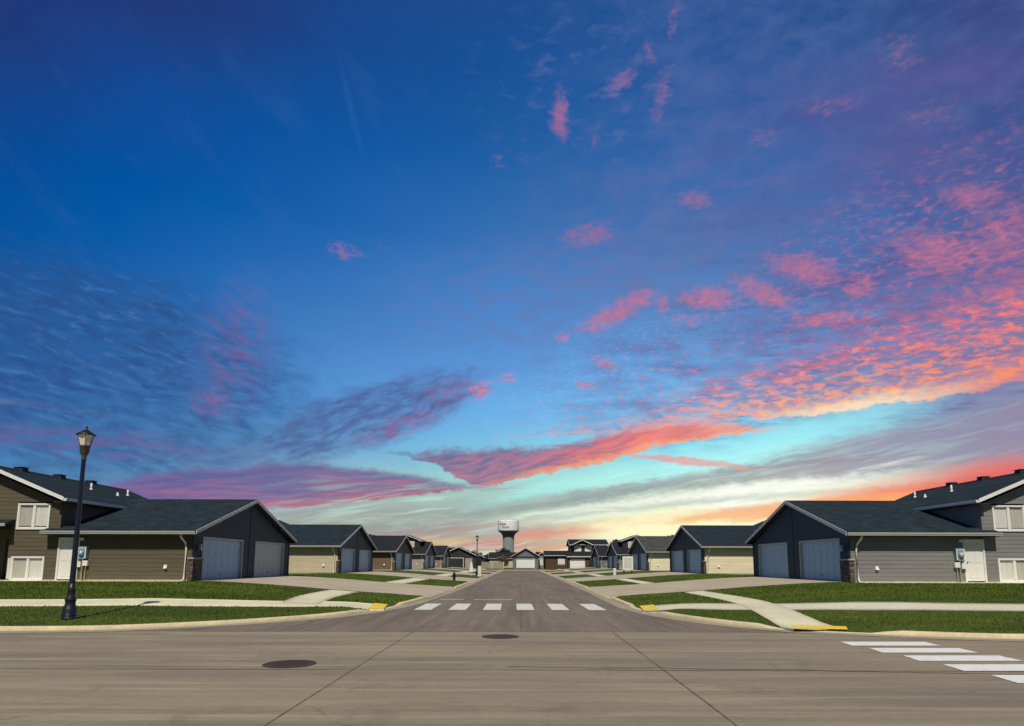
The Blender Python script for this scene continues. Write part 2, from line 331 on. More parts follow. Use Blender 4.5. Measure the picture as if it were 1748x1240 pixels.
def paving(name,c1,c2,c3,long=(1,1,1),patch=.25,joint=None,rough=.85,marks=None):
    m,q,b=new_mat(name); P=world_pos(q); v=q.mapping(P,scl=long)
    a=q.noise(v,patch,5.,.6); s=q.noise(v,patch*5,5.,.65); fi=q.noise(P,38.,3.,.7); sp=q.noise(P,9.,5.,.7)
    col=q.mix(q.ss(a,.36,.64),tuple(c1),tuple(c2)); col=q.mix(q.mul(q.ss(s,.42,.78),.55),col,tuple(c3))
    k=q.add(.52,q.add(q.mul(fi,.50),q.mul(sp,.46))); col=q.mix(1.,col,q.vec(k,k,k),'MULTIPLY')
    if marks:      # tyre-darkened bands, stains and patches worn into the surface
        t1=q.noise(q.mapping(P,loc=(3,9,0),scl=(marks[0],marks[1],1)),1.,5.,.62); col=q.mix(q.mul(q.ss(t1,.48,.72),.30),col,tuple(v*.5 for v in c1))
        t2=q.noise(q.mapping(P,loc=(7,1,0),scl=(marks[0]*2.3,marks[1]*2.3,1)),1.,6.,.7); col=q.mix(q.mul(q.ss(t2,.48,.72),.50),col,tuple(min(1,v*1.25) for v in c3))
        t3=q.noise(P,.55,6.,.7,dist=1.2); col=q.mix(q.mul(q.ss(t3,.54,.68),.42),col,tuple(v*.55 for v in c1))
        vo=q.n('ShaderNodeTexVoronoi',feature='DISTANCE_TO_EDGE'); va=q.n('ShaderNodeVectorMath',operation='ADD'); q.put(va.inputs[0],P); q.put(va.inputs[1],q.noise(P,.9,5.,.7,col=True)); q.put(vo.inputs['Vector'],va.outputs[0]); vo.inputs['Scale'].default_value=.16
        col=q.mix(q.mul(q.ss(vo.outputs['Distance'],.006,.001),q.mul(q.ss(t1,.45,.65),.45)),col,tuple(v*.4 for v in c1))
    if joint:
        xyz=q.sep(P)
        for axis,step,wd in joint:
            fr=q.m('PINGPONG',xyz[axis],step/2); col=q.mix(q.mul(q.ss(fr,wd,wd*.4),.6),col,tuple(v*.45 for v in c1))
    q.put(b.inputs['Base Color'],col); b.inputs['Roughness'].default_value=rough; b.inputs['Specular IOR Level'].default_value=.25
    bn=q.n('ShaderNodeBump'); bn.inputs['Strength'].default_value=.35; bn.inputs['Distance'].default_value=.01
    q.put(bn.inputs['Height'],fi); q.put(b.inputs['Normal'],bn.outputs[0])
    return m
M={}
M['street']=paving('street_concrete',(.205,.165,.122),(.150,.124,.094),(.26,.205,.150),(1.6,.22,1),.35,marks=(1.8,.05))
M['cross']=paving('cross_street_concrete',(.285,.236,.160),(.200,.170,.124),(.38,.315,.205),(.16,1.0,1),.34,marks=(.06,1.5))
M['walk']=paving('sidewalk_concrete',(.70,.66,.45),(.62,.58,.40),(.78,.73,.52),(1,1,1),.5)
M['drive']=paving('driveway_concrete',(.40,.34,.26),(.35,.30,.23),(.46,.40,.30),(1,1,1),.4)
M['curb']=paving('curb_concrete',(.70,.60,.37),(.58,.49,.31),(.80,.70,.45),(1,1,1),.9)
M['gutter']=paving('gutter_concrete',(.36,.31,.215),(.30,.26,.185),(.43,.37,.26),(.3,1.,1),.7)
def grass_mat(name,c1,c2,c3):
    m,q,b=new_mat(name); P=world_pos(q)
    a=q.noise(q.mapping(P,scl=(.5,1.4,1)),.3,4.,.6); s=q.noise(q.mapping(P,scl=(.4,1.4,1)),1.0,4.,.65); fi=q.noise(q.mapping(P,scl=(22,22,10)),1.,4.,.75)
    col=q.mix(q.ss(a,.38,.62),tuple(c1),tuple(c2)); col=q.mix(q.mul(q.ss(s,.5,.72),.6),col,tuple(c3))
    k=q.lm(fi,.25,.75,.84,1.16); col=q.mix(1.,col,q.vec(k,k,k),'MULTIPLY')
    q.put(b.inputs['Base Color'],col); b.inputs['Roughness'].default_value=.9; b.inputs['Specular IOR Level'].default_value=.15
    bn=q.n('ShaderNodeBump'); bn.inputs['Strength'].default_value=.8; bn.inputs['Distance'].default_value=.05
    q.put(bn.inputs['Height'],fi); q.put(b.inputs['Normal'],bn.outputs[0])
    return m
M['lawn']=grass_mat('lawn_turf',(.074,.106,.016),(.050,.080,.013),(.112,.135,.022))
M['blade']=grass_mat('grass_blades',(.128,.180,.026),(.085,.130,.020),(.20,.225,.035))
M['field']=grass_mat('far_field',(.10,.10,.04),(.08,.09,.03),(.13,.12,.05))
M['paint']=None
def paint_mat(name,c,under,thr):
    m,q,b=new_mat(name); P=world_pos(q)
    w=q.noise(P,5.,6.,.75); w2=q.noise(P,26.,4.,.7); f=q.ss(q.add(q.mul(w,.6),q.mul(w2,.4)),thr-.05,thr+.05)
    col=q.mix(f,tuple(under),tuple(c)); q.put(b.inputs['Base Color'],col); b.inputs['Roughness'].default_value=.7
    return m
M['paint']=paint_mat('road_paint',(.72,.70,.62),(.30,.27,.22),.435)
M['paint_new']=paint_mat('road_paint_fresh',(.80,.79,.74),(.40,.36,.30),.415)
M['yellow']=paint_mat('tactile_yellow',(.80,.56,.05),(.55,.4,.08),.33)
def siding(name,c,var=.16):
    return simple(name,c,.65,var,1.3,.25,bump=.15,bscale=25,stretch=(.5,.5,5))
M['olive']=siding('olive_siding',(.118,.100,.064)); M['grey']=siding('grey_siding',(.215,.212,.212))
M['beige']=siding('beige_siding',(.58,.49,.35)); M['cream']=siding('cream_siding',(.84,.72,.52))
M['brown']=siding('brown_siding',(.17,.12,.085)); M['mauve']=siding('mauve_grey_siding',(.36,.32,.31))
M['pale']=siding('pale_cream_siding',(.84,.76,.54)); M['sage']=siding('sage_grey_siding',(.22,.22,.21))
M['taupe']=siding('taupe_siding',(.26,.22,.18)); M['rust']=siding('rust_brown_siding',(.10,.055,.035))
M['navy']=siding('dark_accent_siding',(.024,.045,.064),.10)
M['steel']=siding('blue_grey_siding',(.17,.18,.20)); M['charcoal']=siding('charcoal_siding',(.035,.034,.034))
def shingles(name,c):
    m,q,b=new_mat(name); P=world_pos(q); xyz=q.sep(P)
    tab=q.n('ShaderNodeTexBrick'); q.put(tab.inputs['Vector'],q.vec(q.add(xyz[0],q.mul(xyz[1],.001)),q.mul(xyz[2],3.4)))
    tab.inputs['Scale'].default_value=1.; tab.inputs['Brick Width'].default_value=.33; tab.inputs['Row Height'].default_value=.16
    tab.inputs['Mortar Size'].default_value=.008
    tab.inputs['Color1'].default_value=(.75,.75,.75,1); tab.inputs['Color2'].default_value=(1.25,1.25,1.25,1); tab.inputs['Mortar'].default_value=(.6,.6,.6,1)
    n1=q.noise(P,1.2,4.,.6); n2=q.noise(P,30.,3.,.7); k=q.add(q.lm(n1,.3,.7,.8,1.15),q.lm(n2,.3,.7,-.22,.22))
    col=q.mix(1.,tuple(c),tab.outputs[0],'MULTIPLY'); col=q.mix(1.,col,q.vec(k,k,k),'MULTIPLY')
    q.put(b.inputs['Base Color'],col); b.inputs['Roughness'].default_value=.95; b.inputs['Specular IOR Level'].default_value=.12
    bn=q.n('ShaderNodeBump'); bn.inputs['Strength'].default_value=.5; bn.inputs['Distance'].default_value=.02
    q.put(bn.inputs['Height'],q.add(n2,q.m('MULTIPLY',tab.outputs['Fac'],-1.))); q.put(b.inputs['Normal'],bn.outputs[0])
    return m
M['roof']=shingles('slate_blue_shingles',(.022,.034,.042)); M['roof_grey']=shingles('weathered_grey_shingles',(.075,.078,.070))
M['roof_dark']=shingles('dark_shingles',(.026,.026,.034))
M['fascia']=simple('grey_fascia',(.40,.40,.37),.5,.06); M['rake']=simple('white_rake_trim',(.80,.80,.80),.5,.04)
M['soffit']=simple('shaded_soffit',(.10,.10,.11),.8,.05)  # fascia colour darkened here to hold the eave shade
M['white']=simple('white_paint',(.80,.79,.76),.45,.04); M['gdoor']=simple('garage_door_enamel',(.27,.44,.62),.4,.05,.6)
M['gdoor_old']=simple('garage_door_beige_enamel',(.38,.45,.46),.4,.06,.6); M['gwhite']=simple('garage_door_white',(.86,.86,.86),.4,.03)
M['vinyl']=simple('white_window_vinyl',(.84,.83,.80),.35,.03); M['drape']=simple('beige_blinds',(.55,.53,.47),.8,.15,6,stretch=(6,6,.3))
M['drape2']=simple('cream_blinds',(.76,.76,.70),.8,.12,6,stretch=(6,6,.3))
M['concrete']=simple('foundation_concrete',(.55,.52,.42),.9,.15,2.,bump=.3)
M['galv']=simple('galvanised_grey',(.36,.44,.46),.45,.1,5.,metal=.2); M['bluebox']=simple('blue_grey_enamel',(.22,.36,.42),.5,.1,8.)
M['darkmetal']=simple('black_metal',(.012,.013,.018),.4,.15,10.,.5); M['navymetal']=simple('navy_black_enamel',(.010,.012,.030),.35,.15,4.,.5)
M['vent']=simple('dark_roof_vent',(.02,.022,.028),.7,.1); M['pipe']=simple('white_pvc',(.75,.75,.73),.5,.05)
M['down']=simple('beige_downspout',(.72,.69,.58),.5,.06); M['iron']=simple('rusty_cast_iron',(.065,.040,.032),.7,.35,14.,.4,bump=.5,bscale=60)
M['tar']=simple('tar_joint',(.095,.080,.062),.9,.4,6.); M['sign']=simple('white_sign_face',(.80,.80,.74),.5,.06,2.)
M['signpale']=simple('pale_printed_panel',(.60,.61,.56),.5,.15,4.); M['cream_enamel']=simple('cream_enamel',(.74,.72,.58),.5,.08,3.)
M['tank']=simple('white_tank_paint',(.86,.87,.88),.4,.05,.2); M['shaft']=simple('grey_shaft',(.27,.32,.33),.5,.08,.2)
M['letters']=simple('dark_grey_lettering',(.10,.11,.14),.6,.1); M['wood']=simple('weathered_fence_wood',(.34,.30,.23),.8,.3,2.,stretch=(4,4,.4))
M['bark']=simple('bark',(.09,.07,.05),.9,.3,9.); M['stonecap']=simple('stone_cap',(.42,.40,.36),.8,.1)
M['leafA']=simple('green_leaves',(.060,.070,.022),.7,.45,1.2); M['leafB']=simple('olive_leaves',(.16,.155,.085),.7,.4,1.2); M['leafC']=simple('dark_leaves',(.03,.032,.016),.7,.4,1.2)
def stone():
    m,q,b=new_mat('stone_veneer'); P=world_pos(q); v=q.n('ShaderNodeTexVoronoi'); q.put(v.inputs['Vector'],q.mapping(P,scl=(4,4,9)))
    v.inputs['Scale'].default_value=1.; k=q.sepc(v.outputs['Color'])[0]
    col=q.mix(k,(.06,.045,.035),(.16,.125,.09)); e=q.ss(v.outputs['Distance'],.45,.7); col=q.mix(q.mul(e,.6),col,(.05,.045,.04))
    q.put(b.inputs['Base Color'],col); b.inputs['Roughness'].default_value=.9
    bn=q.n('ShaderNodeBump'); bn.inputs['Distance'].default_value=.04; q.put(bn.inputs['Height'],q.m('MULTIPLY',v.outputs['Distance'],-1.)); q.put(b.inputs['Normal'],bn.outputs[0])
    return m
M['stone']=stone()
def glass_mat():
    m=bpy.data.materials.new('window_glass'); m.use_nodes=True; t=m.node_tree; t.nodes.clear(); q=G(t)
    o=q.n('ShaderNodeOutputMaterial'); gl=q.n('ShaderNodeBsdfGlossy'); gl.inputs['Roughness'].default_value=.02; tr=q.n('ShaderNodeBsdfTransparent')
    mx=q.n('ShaderNodeMixShader'); mx.inputs[0].default_value=.10
    t.links.new(tr.outputs[0],mx.inputs[1]); t.links.new(gl.outputs[0],mx.inputs[2]); t.links.new(mx.outputs[0],o.inputs[0]); return m
M['glass']=glass_mat()
def lamp_glass():
    m,q,b=new_mat('lantern_glass'); b.inputs['Base Color'].default_value=(.78,.78,.62,1); b.inputs['Roughness'].default_value=.25
    P=world_pos(q); q.put(b.inputs['Base Color'],q.mix(q.ss(q.noise(P,14.,3.,.6),.35,.65),(.86,.85,.66),(.98,.97,.88)))
    b.inputs['Transmission Weight'].default_value=.12; return m
M['lamp_glass']=lamp_glass()

# ------------------------------------------------------------------ mesh helpers
class MB:
    def __init__(s): s.v=[]; s.f=[]; s.mi=[]; s.sm=[]
    def face(s,pts,mi=0,sm=False):
        n=len(s.v); s.v+= [tuple(p) for p in pts]; s.f.append(tuple(range(n,n+len(pts)))); s.mi.append(mi); s.sm.append(sm)
    def box(s,x0,x1,y0,y1,z0,z1,mi=0,bev=0):
        if x0>x1: x0,x1=x1,x0
        if y0>y1: y0,y1=y1,y0
        if z0>z1: z0,z1=z1,z0
        n=len(s.v); s.v+=[(x,y,z) for z in (z0,z1) for y in (y0,y1) for x in (x0,x1)]
        for f in ((0,2,3,1),(4,5,7,6),(0,1,5,4),(2,6,7,3),(0,4,6,2),(1,3,7,5)): s.f.append(tuple(n+i for i in f)); s.mi.append(mi); s.sm.append(False)
    def hexa(s,p,mi=0):       # 8 corners: bottom loop 4, top loop 4
        n=len(s.v); s.v+=[tuple(q) for q in p]
        for f in ((3,2,1,0),(4,5,6,7),(0,1,5,4),(1,2,6,5),(2,3,7,6),(3,0,4,7)): s.f.append(tuple(n+i for i in f)); s.mi.append(mi); s.sm.append(False)
    def lathe(s,prof,cx=0,cy=0,seg=16,mi=0,sm=True,cap=True,phase=0.):
        n=len(s.v); k=len(prof)
        for r,z in prof:
            for i in range(seg):
                a=2*math.pi*(i+phase)/seg; s.v.append((cx+r*math.cos(a),cy+r*math.sin(a),z))
        for j in range(k-1):
            for i in range(seg):
                i2=(i+1)%seg; s.f.append((n+j*seg+i,n+j*seg+i2,n+(j+1)*seg+i2,n+(j+1)*seg+i)); s.mi.append(mi); s.sm.append(sm)
        if cap:
            s.f.append(tuple(n+i for i in reversed(range(seg)))); s.mi.append(mi); s.sm.append(False)
            s.f.append(tuple(n+(k-1)*seg+i for i in range(seg))); s.mi.append(mi); s.sm.append(False)
    def tube(s,pts,r,seg=8,mi=0):
        pts=[Vector(p) for p in pts]; n=len(s.v)
        rr=r if isinstance(r,(list,tuple)) else [r]*len(pts)
        for k,p in enumerate(pts):
            d=(pts[min(k+1,len(pts)-1)]-pts[max(k-1,0)]).normalized(); u=d.cross(Vector((0,0,1)))
            if u.length<.01: u=Vector((1,0,0))
            u.normalize(); w=d.cross(u)
            for i in range(seg):
                a=2*math.pi*i/seg; s.v.append(tuple(p+(u*math.cos(a)+w*math.sin(a))*rr[k]))
        for j in range(len(pts)-1):
            for i in range(seg):
                i2=(i+1)%seg; s.f.append((n+j*seg+i,n+j*seg+i2,n+(j+1)*seg+i2,n+(j+1)*seg+i)); s.mi.append(mi); s.sm.append(True)
        s.f.append(tuple(n+i for i in range(seg))); s.mi.append(mi); s.sm.append(False)
        s.f.append(tuple(n+(len(pts)-1)*seg+i for i in range(seg))); s.mi.append(mi); s.sm.append(False)
    def build(s,name,mat,parent=None,sx=1,loc=None):
        me=bpy.data.meshes.new(name); v=s.v; f=s.f
        if sx<0: v=[(-x,y,z) for x,y,z in v]; f=[tuple(reversed(q)) for q in f]
        me.from_pydata(v,[],f)
        for mm in (mat if isinstance(mat,(list,tuple)) else [mat]): me.materials.append(mm)
        me.polygons.foreach_set('material_index',s.mi); me.polygons.foreach_set('use_smooth',s.sm); me.update()
        o=bpy.data.objects.new(name,me); COL.objects.link(o)
        if parent is not None: o.parent=parent
        if loc is not None: o.location=loc
        return o
def tag(o,label=None,cat=None,group=None,kind=None):
    if label: o['label']=label
    if cat: o['category']=cat
    if group: o['group']=group
    if kind: o['kind']=kind
    return o
def empty(name,loc,label,cat,group=None):
    o=bpy.data.objects.new(name,None); o.empty_display_size=.3; COL.objects.link(o); o.location=loc; return tag(o,label,cat,group)
def np_mesh(name,V,Fq,mat,kind=None):
    me=bpy.data.meshes.new(name); V=np.asarray(V,dtype=np.float32); Fq=np.asarray(Fq,dtype=np.int32); k=Fq.shape[1]
    me.vertices.add(len(V)); me.vertices.foreach_set('co',V.ravel()); me.loops.add(Fq.size); me.loops.foreach_set('vertex_index',Fq.ravel())
    me.polygons.add(len(Fq)); me.polygons.foreach_set('loop_start',np.arange(0,Fq.size,k,dtype=np.int32)); me.update(calc_edges=True)
    me.materials.append(mat); o=bpy.data.objects.new(name,me); COL.objects.link(o)
    if kind: o['kind']=kind
    return o

# ------------------------------------------------------------------ ground
def catmull(P,step):
    P=[np.array(p,float) for p in P]; out=[]
    for i in range(len(P)-1):
        a=P[max(i-1,0)]; b=P[i]; c=P[i+1]; e=P[min(i+2,len(P)-1)]; L=np.linalg.norm(c-b); n=max(1,int(math.ceil(L/step(b,c))))
        m1=(c-a)/2 if i>0 else (c-b); m2=(e-b)/2 if i<len(P)-2 else (c-b)
        # limit tangents by segment length so long and short spans join calmly
        for m in (m1,m2):
            l=np.linalg.norm(m)
            if l>L: m*=L/l
        for k in range(n):
            t=k/n; out.append((2*t**3-3*t*t+1)*b+(t**3-2*t*t+t)*m1+(-2*t**3+3*t*t)*c+(t**3-t*t)*m2)
    out.append(P[-1]); return np.array(out)
stp=lambda b,c: .35 if (abs(b[0])<25 and b[1]<60) else (.6 if b[1]<150 and abs(b[0])<30 else 4.)
CL=catmull([(-120,15.0),(-40,15.6),(-25,15.8),(-12.5,15.9),(-10.4,16.15),(-8.9,16.95),(-7.4,18.2),(-5.95,20.2),(-5.05,23),(-4.62,26.5),(-4.45,31),(-4.3,40),(-4.3,80),(-4.3,146)],stp)
CR=catmull([(120,13.4),(40,14.2),(22,14.45),(11.15,14.64),(9.5,15.05),(8.0,15.72),(6.75,16.42),(5.75,17.75),(5.0,19.5),(4.45,21.6),(4.15,25),(4.2,31),(4.3,40),(4.3,80),(4.3,146)],stp)
DIST=[30.4,54.6,78.8,103.0,127.2]; FX=15.4; PLOT_L=12.6
def smst(x,a,b):
    t=np.clip((x-a)/(b-a),0,1); return t*t*(3-2*t)
def curb_dist(x,y):
    x=np.atleast_1d(np.asarray(x,float)); y=np.atleast_1d(np.asarray(y,float)); out=np.full(x.shape,1e9)
    for side,P in ((-1,CL),(1,CR)):
        k=(x<0) if side<0 else (x>=0)
        if not k.any(): continue
        X=x[k][:,None]; Y=y[k][:,None]; a=P[:-1]; b=P[1:]; ab=b-a; L=(ab**2).sum(1)
        t=np.clip(((X-a[:,0])*ab[:,0]+(Y-a[:,1])*ab[:,1])/L,0,1)
        dd=np.hypot(X-a[:,0]-t*ab[:,0],Y-a[:,1]-t*ab[:,1]).min(1); out[k]=dd
    return out
def cut(x,y):        # where the curb is dropped: driveways and ramps
    m=np.zeros(np.shape(x))
    for D in DIST:
        s=smst(y,D+.0,D+.7)*(1-smst(y,D+12.2,D+12.9))*(np.abs(x)<7.); m=np.maximum(m,s)
    for (cx,cy,r) in ((-5.0,23.9,1.7),(4.3,23.3,1.7),(7.35,16.1,1.4)):
        m=np.maximum(m,1-smst(np.hypot(x-cx,y-cy),r*.7,r*1.2))
    return m
def zt(x,y,d=None):
    x=np.atleast_1d(np.asarray(x,float)); y=np.atleast_1d(np.asarray(y,float))
    if d is None:
        d=np.concatenate([curb_dist(x[i:i+4000],y[i:i+4000]) for i in range(0,len(x),4000)])
    ramp=np.where(d<11,d/11,1.); s=ramp-.10*np.sin(ramp*2*math.pi)*.5
    return .11+.67*s-.088*cut(x,y)*np.clip(1-d/1.6,0,1)
CURB_W=.16
def offset_line(P,o,side):
    T=np.gradient(P,axis=0); T/=np.linalg.norm(T,axis=1)[:,None]; N=np.stack([-T[:,1],T[:,0]],1)*(1 if side<0 else -1)
    return P+N*o      # positive = into the block
def block(P,side,name):
    Cn=np.array([-120.,146.]) if side<0 else np.array([120.,146.])
    B=offset_line(P,CURB_W-.01,side); rows=[0,.12,.3,.6,1,1.5,2,2.6,3.2,3.9,4.6,5.4,6.2,7,8,9,10,11,12,13,14,16,19,24,32,45,70,100]
    V=[]; n=len(B)
    for r in rows:
        D=Cn-B; L=np.linalg.norm(D,axis=1)[:,None]; V.append(B+D/L*np.minimum(r,L*.995))
    V.append(np.repeat(Cn[None],n,0)); V=np.concatenate(V); z=zt(V[:,0],V[:,1])
    V=np.column_stack([V,z]); m=len(rows)+1; F_=[]
    for j in range(m-1):
        for i in range(n-1): F_.append((j*n+i,j*n+i+1,(j+1)*n+i+1,(j+1)*n+i))
    return np_mesh(name,V,F_,M['lawn'],'structure')
block(CL,-1,'lawn_ground'); block(CR,1,'lawn_ground')
def strip(P,side,prof,name,mat,zbase):
    """sweep a profile along the curb line; prof = (offset, height, follows the dropped curb)"""
    rows=[]
    for o,z,fl in prof:
        Q=offset_line(P,o,side); zz=np.full(len(Q),z)
        if fl: zz=z-.088*cut(P[:,0],P[:,1])
        rows.append(np.column_stack([Q,zz]))
    V=np.concatenate(rows); n=len(P); F_=[(j*n+i,j*n+i+1,(j+1)*n+i+1,(j+1)*n+i) for j in range(len(prof)-1) for i in range(n-1)]
    return np_mesh(name,V,F_,mat,'structure')
for P,s in ((CL,-1),(CR,1)):
    strip(P,s,[(-.02,-.06,False),(-.012,.02,False),(.0,.088,True),(.03,.108,True),(CURB_W,.114,True),(CURB_W+.03,.0,False)],'curb',M['curb'],0)
    strip(P,s,[(-.48,.008,False),(-.01,.012,False)],'gutter',M['gutter'],0)
def plane(name,x0,x1,y0,y1,z,mat,nx=1,ny=1):
    xs=np.linspace(x0,x1,nx+1); ys=np.linspace(y0,y1,ny+1); V=[(x,y,z) for y in ys for x in xs]
    F_=[(j*(nx+1)+i,j*(nx+1)+i+1,(j+1)*(nx+1)+i+1,(j+1)*(nx+1)+i) for j in range(ny) for i in range(nx)]
    return np_mesh(name,V,F_,mat,'structure')
plane('ground',-3500,3500,-400,6000,-.06,M['field'])
plane('cross_street',-130,130,-7,16.0,0,M['cross'])
plane('street',-9.5,9.5,16.0,156,.0,M['street'])
plane('cross_street',-9.5,-130,16.0,23,-.012,M['cross']); plane('cross_street',9.5,130,16.0,23,-.012,M['cross'])
plane('end_street',-130,130,147,155,.004,M['street'])
plane('lawn_ground',-140,140,156,420,.28,M['lawn']); plane('curb',-140,140,155,156,.15,M['curb'])
plane('lawn_ground',-130,130,-60,-7.3,.15,M['lawn'])
mb=MB(); mb.box(-130,130,-7.3,-7.0,-.05,.15); tag(mb.build('curb',M['curb']),kind='structure')
mb=MB(); mb.box(-140,140,154.9,155,-.05,.149); tag(mb.build('curb',M['curb']),kind='structure')
for x0 in (-146,4.3):
    mb=MB(); mb.box(x0,x0+141.7,145.9,146.1,-.1,.156); tag(mb.build('curb',M['curb']),kind='structure')
# joints cut in the pavement
def joint(pts,w,z=.004):
    P=np.array(pts,float); T=np.gradient(P,axis=0); T/=np.linalg.norm(T,axis=1)[:,None]; N=np.stack([-T[:,1],T[:,0]],1)
    wv=w*(.6+.8*RNG.random(len(P)))[:,None]; V=np.concatenate([P+N*wv/2,P-N*wv/2]); n=len(P)
    return np.column_stack([V,np.full(2*n,z)]),[(i,i+1,n+i+1,n+i) for i in range(n-1)]
def joints(name,lines):
    V=[];F_=[];n=0
    for pts,w in lines:
        a,f=joint(pts,w); V.append(a); F_+=[tuple(k+n for k in q) for q in f]; n+=len(a)
    return np_mesh(name,np.concatenate(V),F_,M['tar'],'structure')
def wob(x0,y0,x1,y1,n,amp):
    t=np.linspace(0,1,n); s=np.cumsum(RNG.normal(0,1,n)); s-=t*s[-1]; s=s/max(1e-6,np.abs(s).max())*amp
    L=math.hypot(x1-x0,y1-y0); return [(x0+(x1-x0)*a-(y1-y0)/L*b,y0+(y1-y0)*a+(x1-x0)/L*b) for a,b in zip(t,s)]
joints('pavement_joint',[(wob(-2.62,2,-2.62,16.0,160,.012),.015),(wob(2.22,2,2.22,16.0,160,.012),.017),
    (wob(-60,10.4,60,10.35,400,.05),.024),(wob(-60,16.0,60,15.98,500,.015),.03),(wob(-.2,10.7,9.5,10.0,60,.10),.03),
    (wob(-60,5.2,60,5.2,300,.02),.016)])
joints('street_joint',[(wob(0,16.2,0,146,700,.02),.02)]+[(wob(-4.2,y,4.2,y+.02,40,.02),.02) for y in (28.6,40,52,64,76,90)])

# sidewalks and driveways drape over the terrain
def ribbon(P,w,name,mat,dz=.022,step=.4,edge=.0):
    C=catmull(P,lambda a,b:step); T=np.gradient(C,axis=0); T/=np.linalg.norm(T,axis=1)[:,None]; N=np.stack([-T[:,1],T[:,0]],1)
    W=np.interp(np.linspace(0,1,len(C)),np.linspace(0,1,len(w)),w) if isinstance(w,(list,tuple)) else np.full(len(C),w)
    rows=[C+N*(W*k)[:,None] for k in (-.5,-.25,0,.25,.5)]; V=np.concatenate(rows); z=zt(V[:,0],V[:,1])+dz; V=np.column_stack([V,z]); n=len(C)
    F_=[(j*n+i,(j+1)*n+i,(j+1)*n+i+1,j*n+i+1) for j in range(4) for i in range(n-1)]
    for j in (0,4):          # short skirts so the slab has an edge
        b=len(V); low=V[j*n:(j+1)*n].copy(); low[:,2]-=.06; V=np.concatenate([V,low]); F_+=[(j*n+i,j*n+i+1,b+i+1,b+i) for i in range(n-1)]
    o=np_mesh(name,V,F_,mat,'structure'); PATHS.append((C,W)); return o
PATHS=[]
M['walk_j']=paving('sidewalk_jointed_concrete',(.70,.66,.45),(.62,.58,.40),(.78,.73,.52),(1,1,1),.5,[(0,1.5,.015)])
M['walk_k']=paving('sidewalk_jointed_along',(.70,.66,.45),(.62,.58,.40),(.78,.73,.52),(1,1,1),.5,[(1,1.5,.015)])
ribbon([(-115,19.4),(-40,20.0),(-16,20.55),(-11.2,21.05),(-8.4,22.3),(-6.6,23.5),(-5.0,23.9)],[1.45,1.45,1.45,1.45,1.45,1.45,1.45,1.45,1.45,1.45,1.45,2.1],'sidewalk',M['walk_j'])
ribbon([(115,18.2),(40,18.6),(15,19.2),(10.2,19.8),(7.2,21.4),(5.8,22.8),(4.38,23.3)],[1.5,1.5,1.5,1.5,1.5,1.5,1.5,1.5,1.5,1.5,1.7,2.4],'sidewalk',M['walk_j'],.024)
ribbon([(-7.7,22.9),(-8.15,26),(-8.35,31),(-8.4,60),(-8.4,145.8)],1.3,'sidewalk',M['walk_k'],.030)
ribbon([(7.25,16.1),(7.2,17.4),(7.65,20.2),(8.0,23.5),(8.1,29.3),(8.35,40),(8.45,145.8)],[1.2,1.0]+[.88]*12,'sidewalk',M['walk_k'],.030)
def driveway(s,D,mat):
    xs=np.concatenate([np.linspace(4.33,6.2,8),np.linspace(6.6,FX+.02,22)]); ys=np.linspace(0,1,24); V=[]
    for x in xs:
        fl=max(0,1-(x-4.33)/1.6)*.45; y0=D+.45-fl; y1=D+12.35+fl
        for t in ys: V.append((s*x,y0+(y1-y0)*t))
    V=np.array(V); z=zt(V[:,0],V[:,1])+.040; z[:24]=.03; V=np.column_stack([V,z]); n=24
    F_=[(i*n+j,(i+1)*n+j,(i+1)*n+j+1,i*n+j+1) for i in range(len(xs)-1) for j in range(n-1)]
    for j in (0,n-1):
        b=len(V); low=V[j::n][:len(xs)].copy(); low[:,2]-=.08; V=np.concatenate([V,low]); F_+=[(i*n+j,(i+1)*n+j,b+i+1,b+i) for i in range(len(xs)-1)]
    return np_mesh('driveway',V,F_,mat,'structure')
M['drive_j']=paving('driveway_jointed_concrete',(.48,.41,.285),(.41,.35,.245),(.55,.475,.335),(1,1,1),.4,[(0,3.6,.02),(1,3.1,.02)])
for D in DIST:
    for s in (-1,1): driveway(s,D,M['drive_j'])
# narrow concrete aprons at the foot of the side walls
for s in (-1,1):
    mb=MB(); mb.box(s*15.5,s*29,29.55,30.36,.62,.815); tag(mb.build('path',M['walk']),kind='structure')
# crosswalks
def quads(name,L,mat,z=.008):
    V=[];F_=[]
    for q in L:
        n=len(V); V+=[(x,y,z) for x,y in q]; F_.append((n,n+1,n+2,n+3))
    return np_mesh(name,V,F_,mat,'structure')
quads('crosswalk',[[(x-.33,23.35),(x+.30,23.35),(x+.24,26.9),(x-.38,26.9)] for x in (-3.5,-2.27,-1.03,.18,1.43,2.75)],M['paint'])
quads('stop_line',[[(-3.7,29.85),(-2.6,29.85),(-2.6,30.1),(-3.7,30.1)],[(-2.15,29.85),(-.4,29.9),(-.4,30.15),(-2.15,30.1)]],M['paint'])
quads('crosswalk',[[(6.72+k*.055,13.44-k*1.035),(8.55+k*.04,13.46-k*1.035),(8.62+k*.04,14.12-k*1.035),(6.82+k*.055,14.10-k*1.035)] for k in range(9)],M['paint_new'])

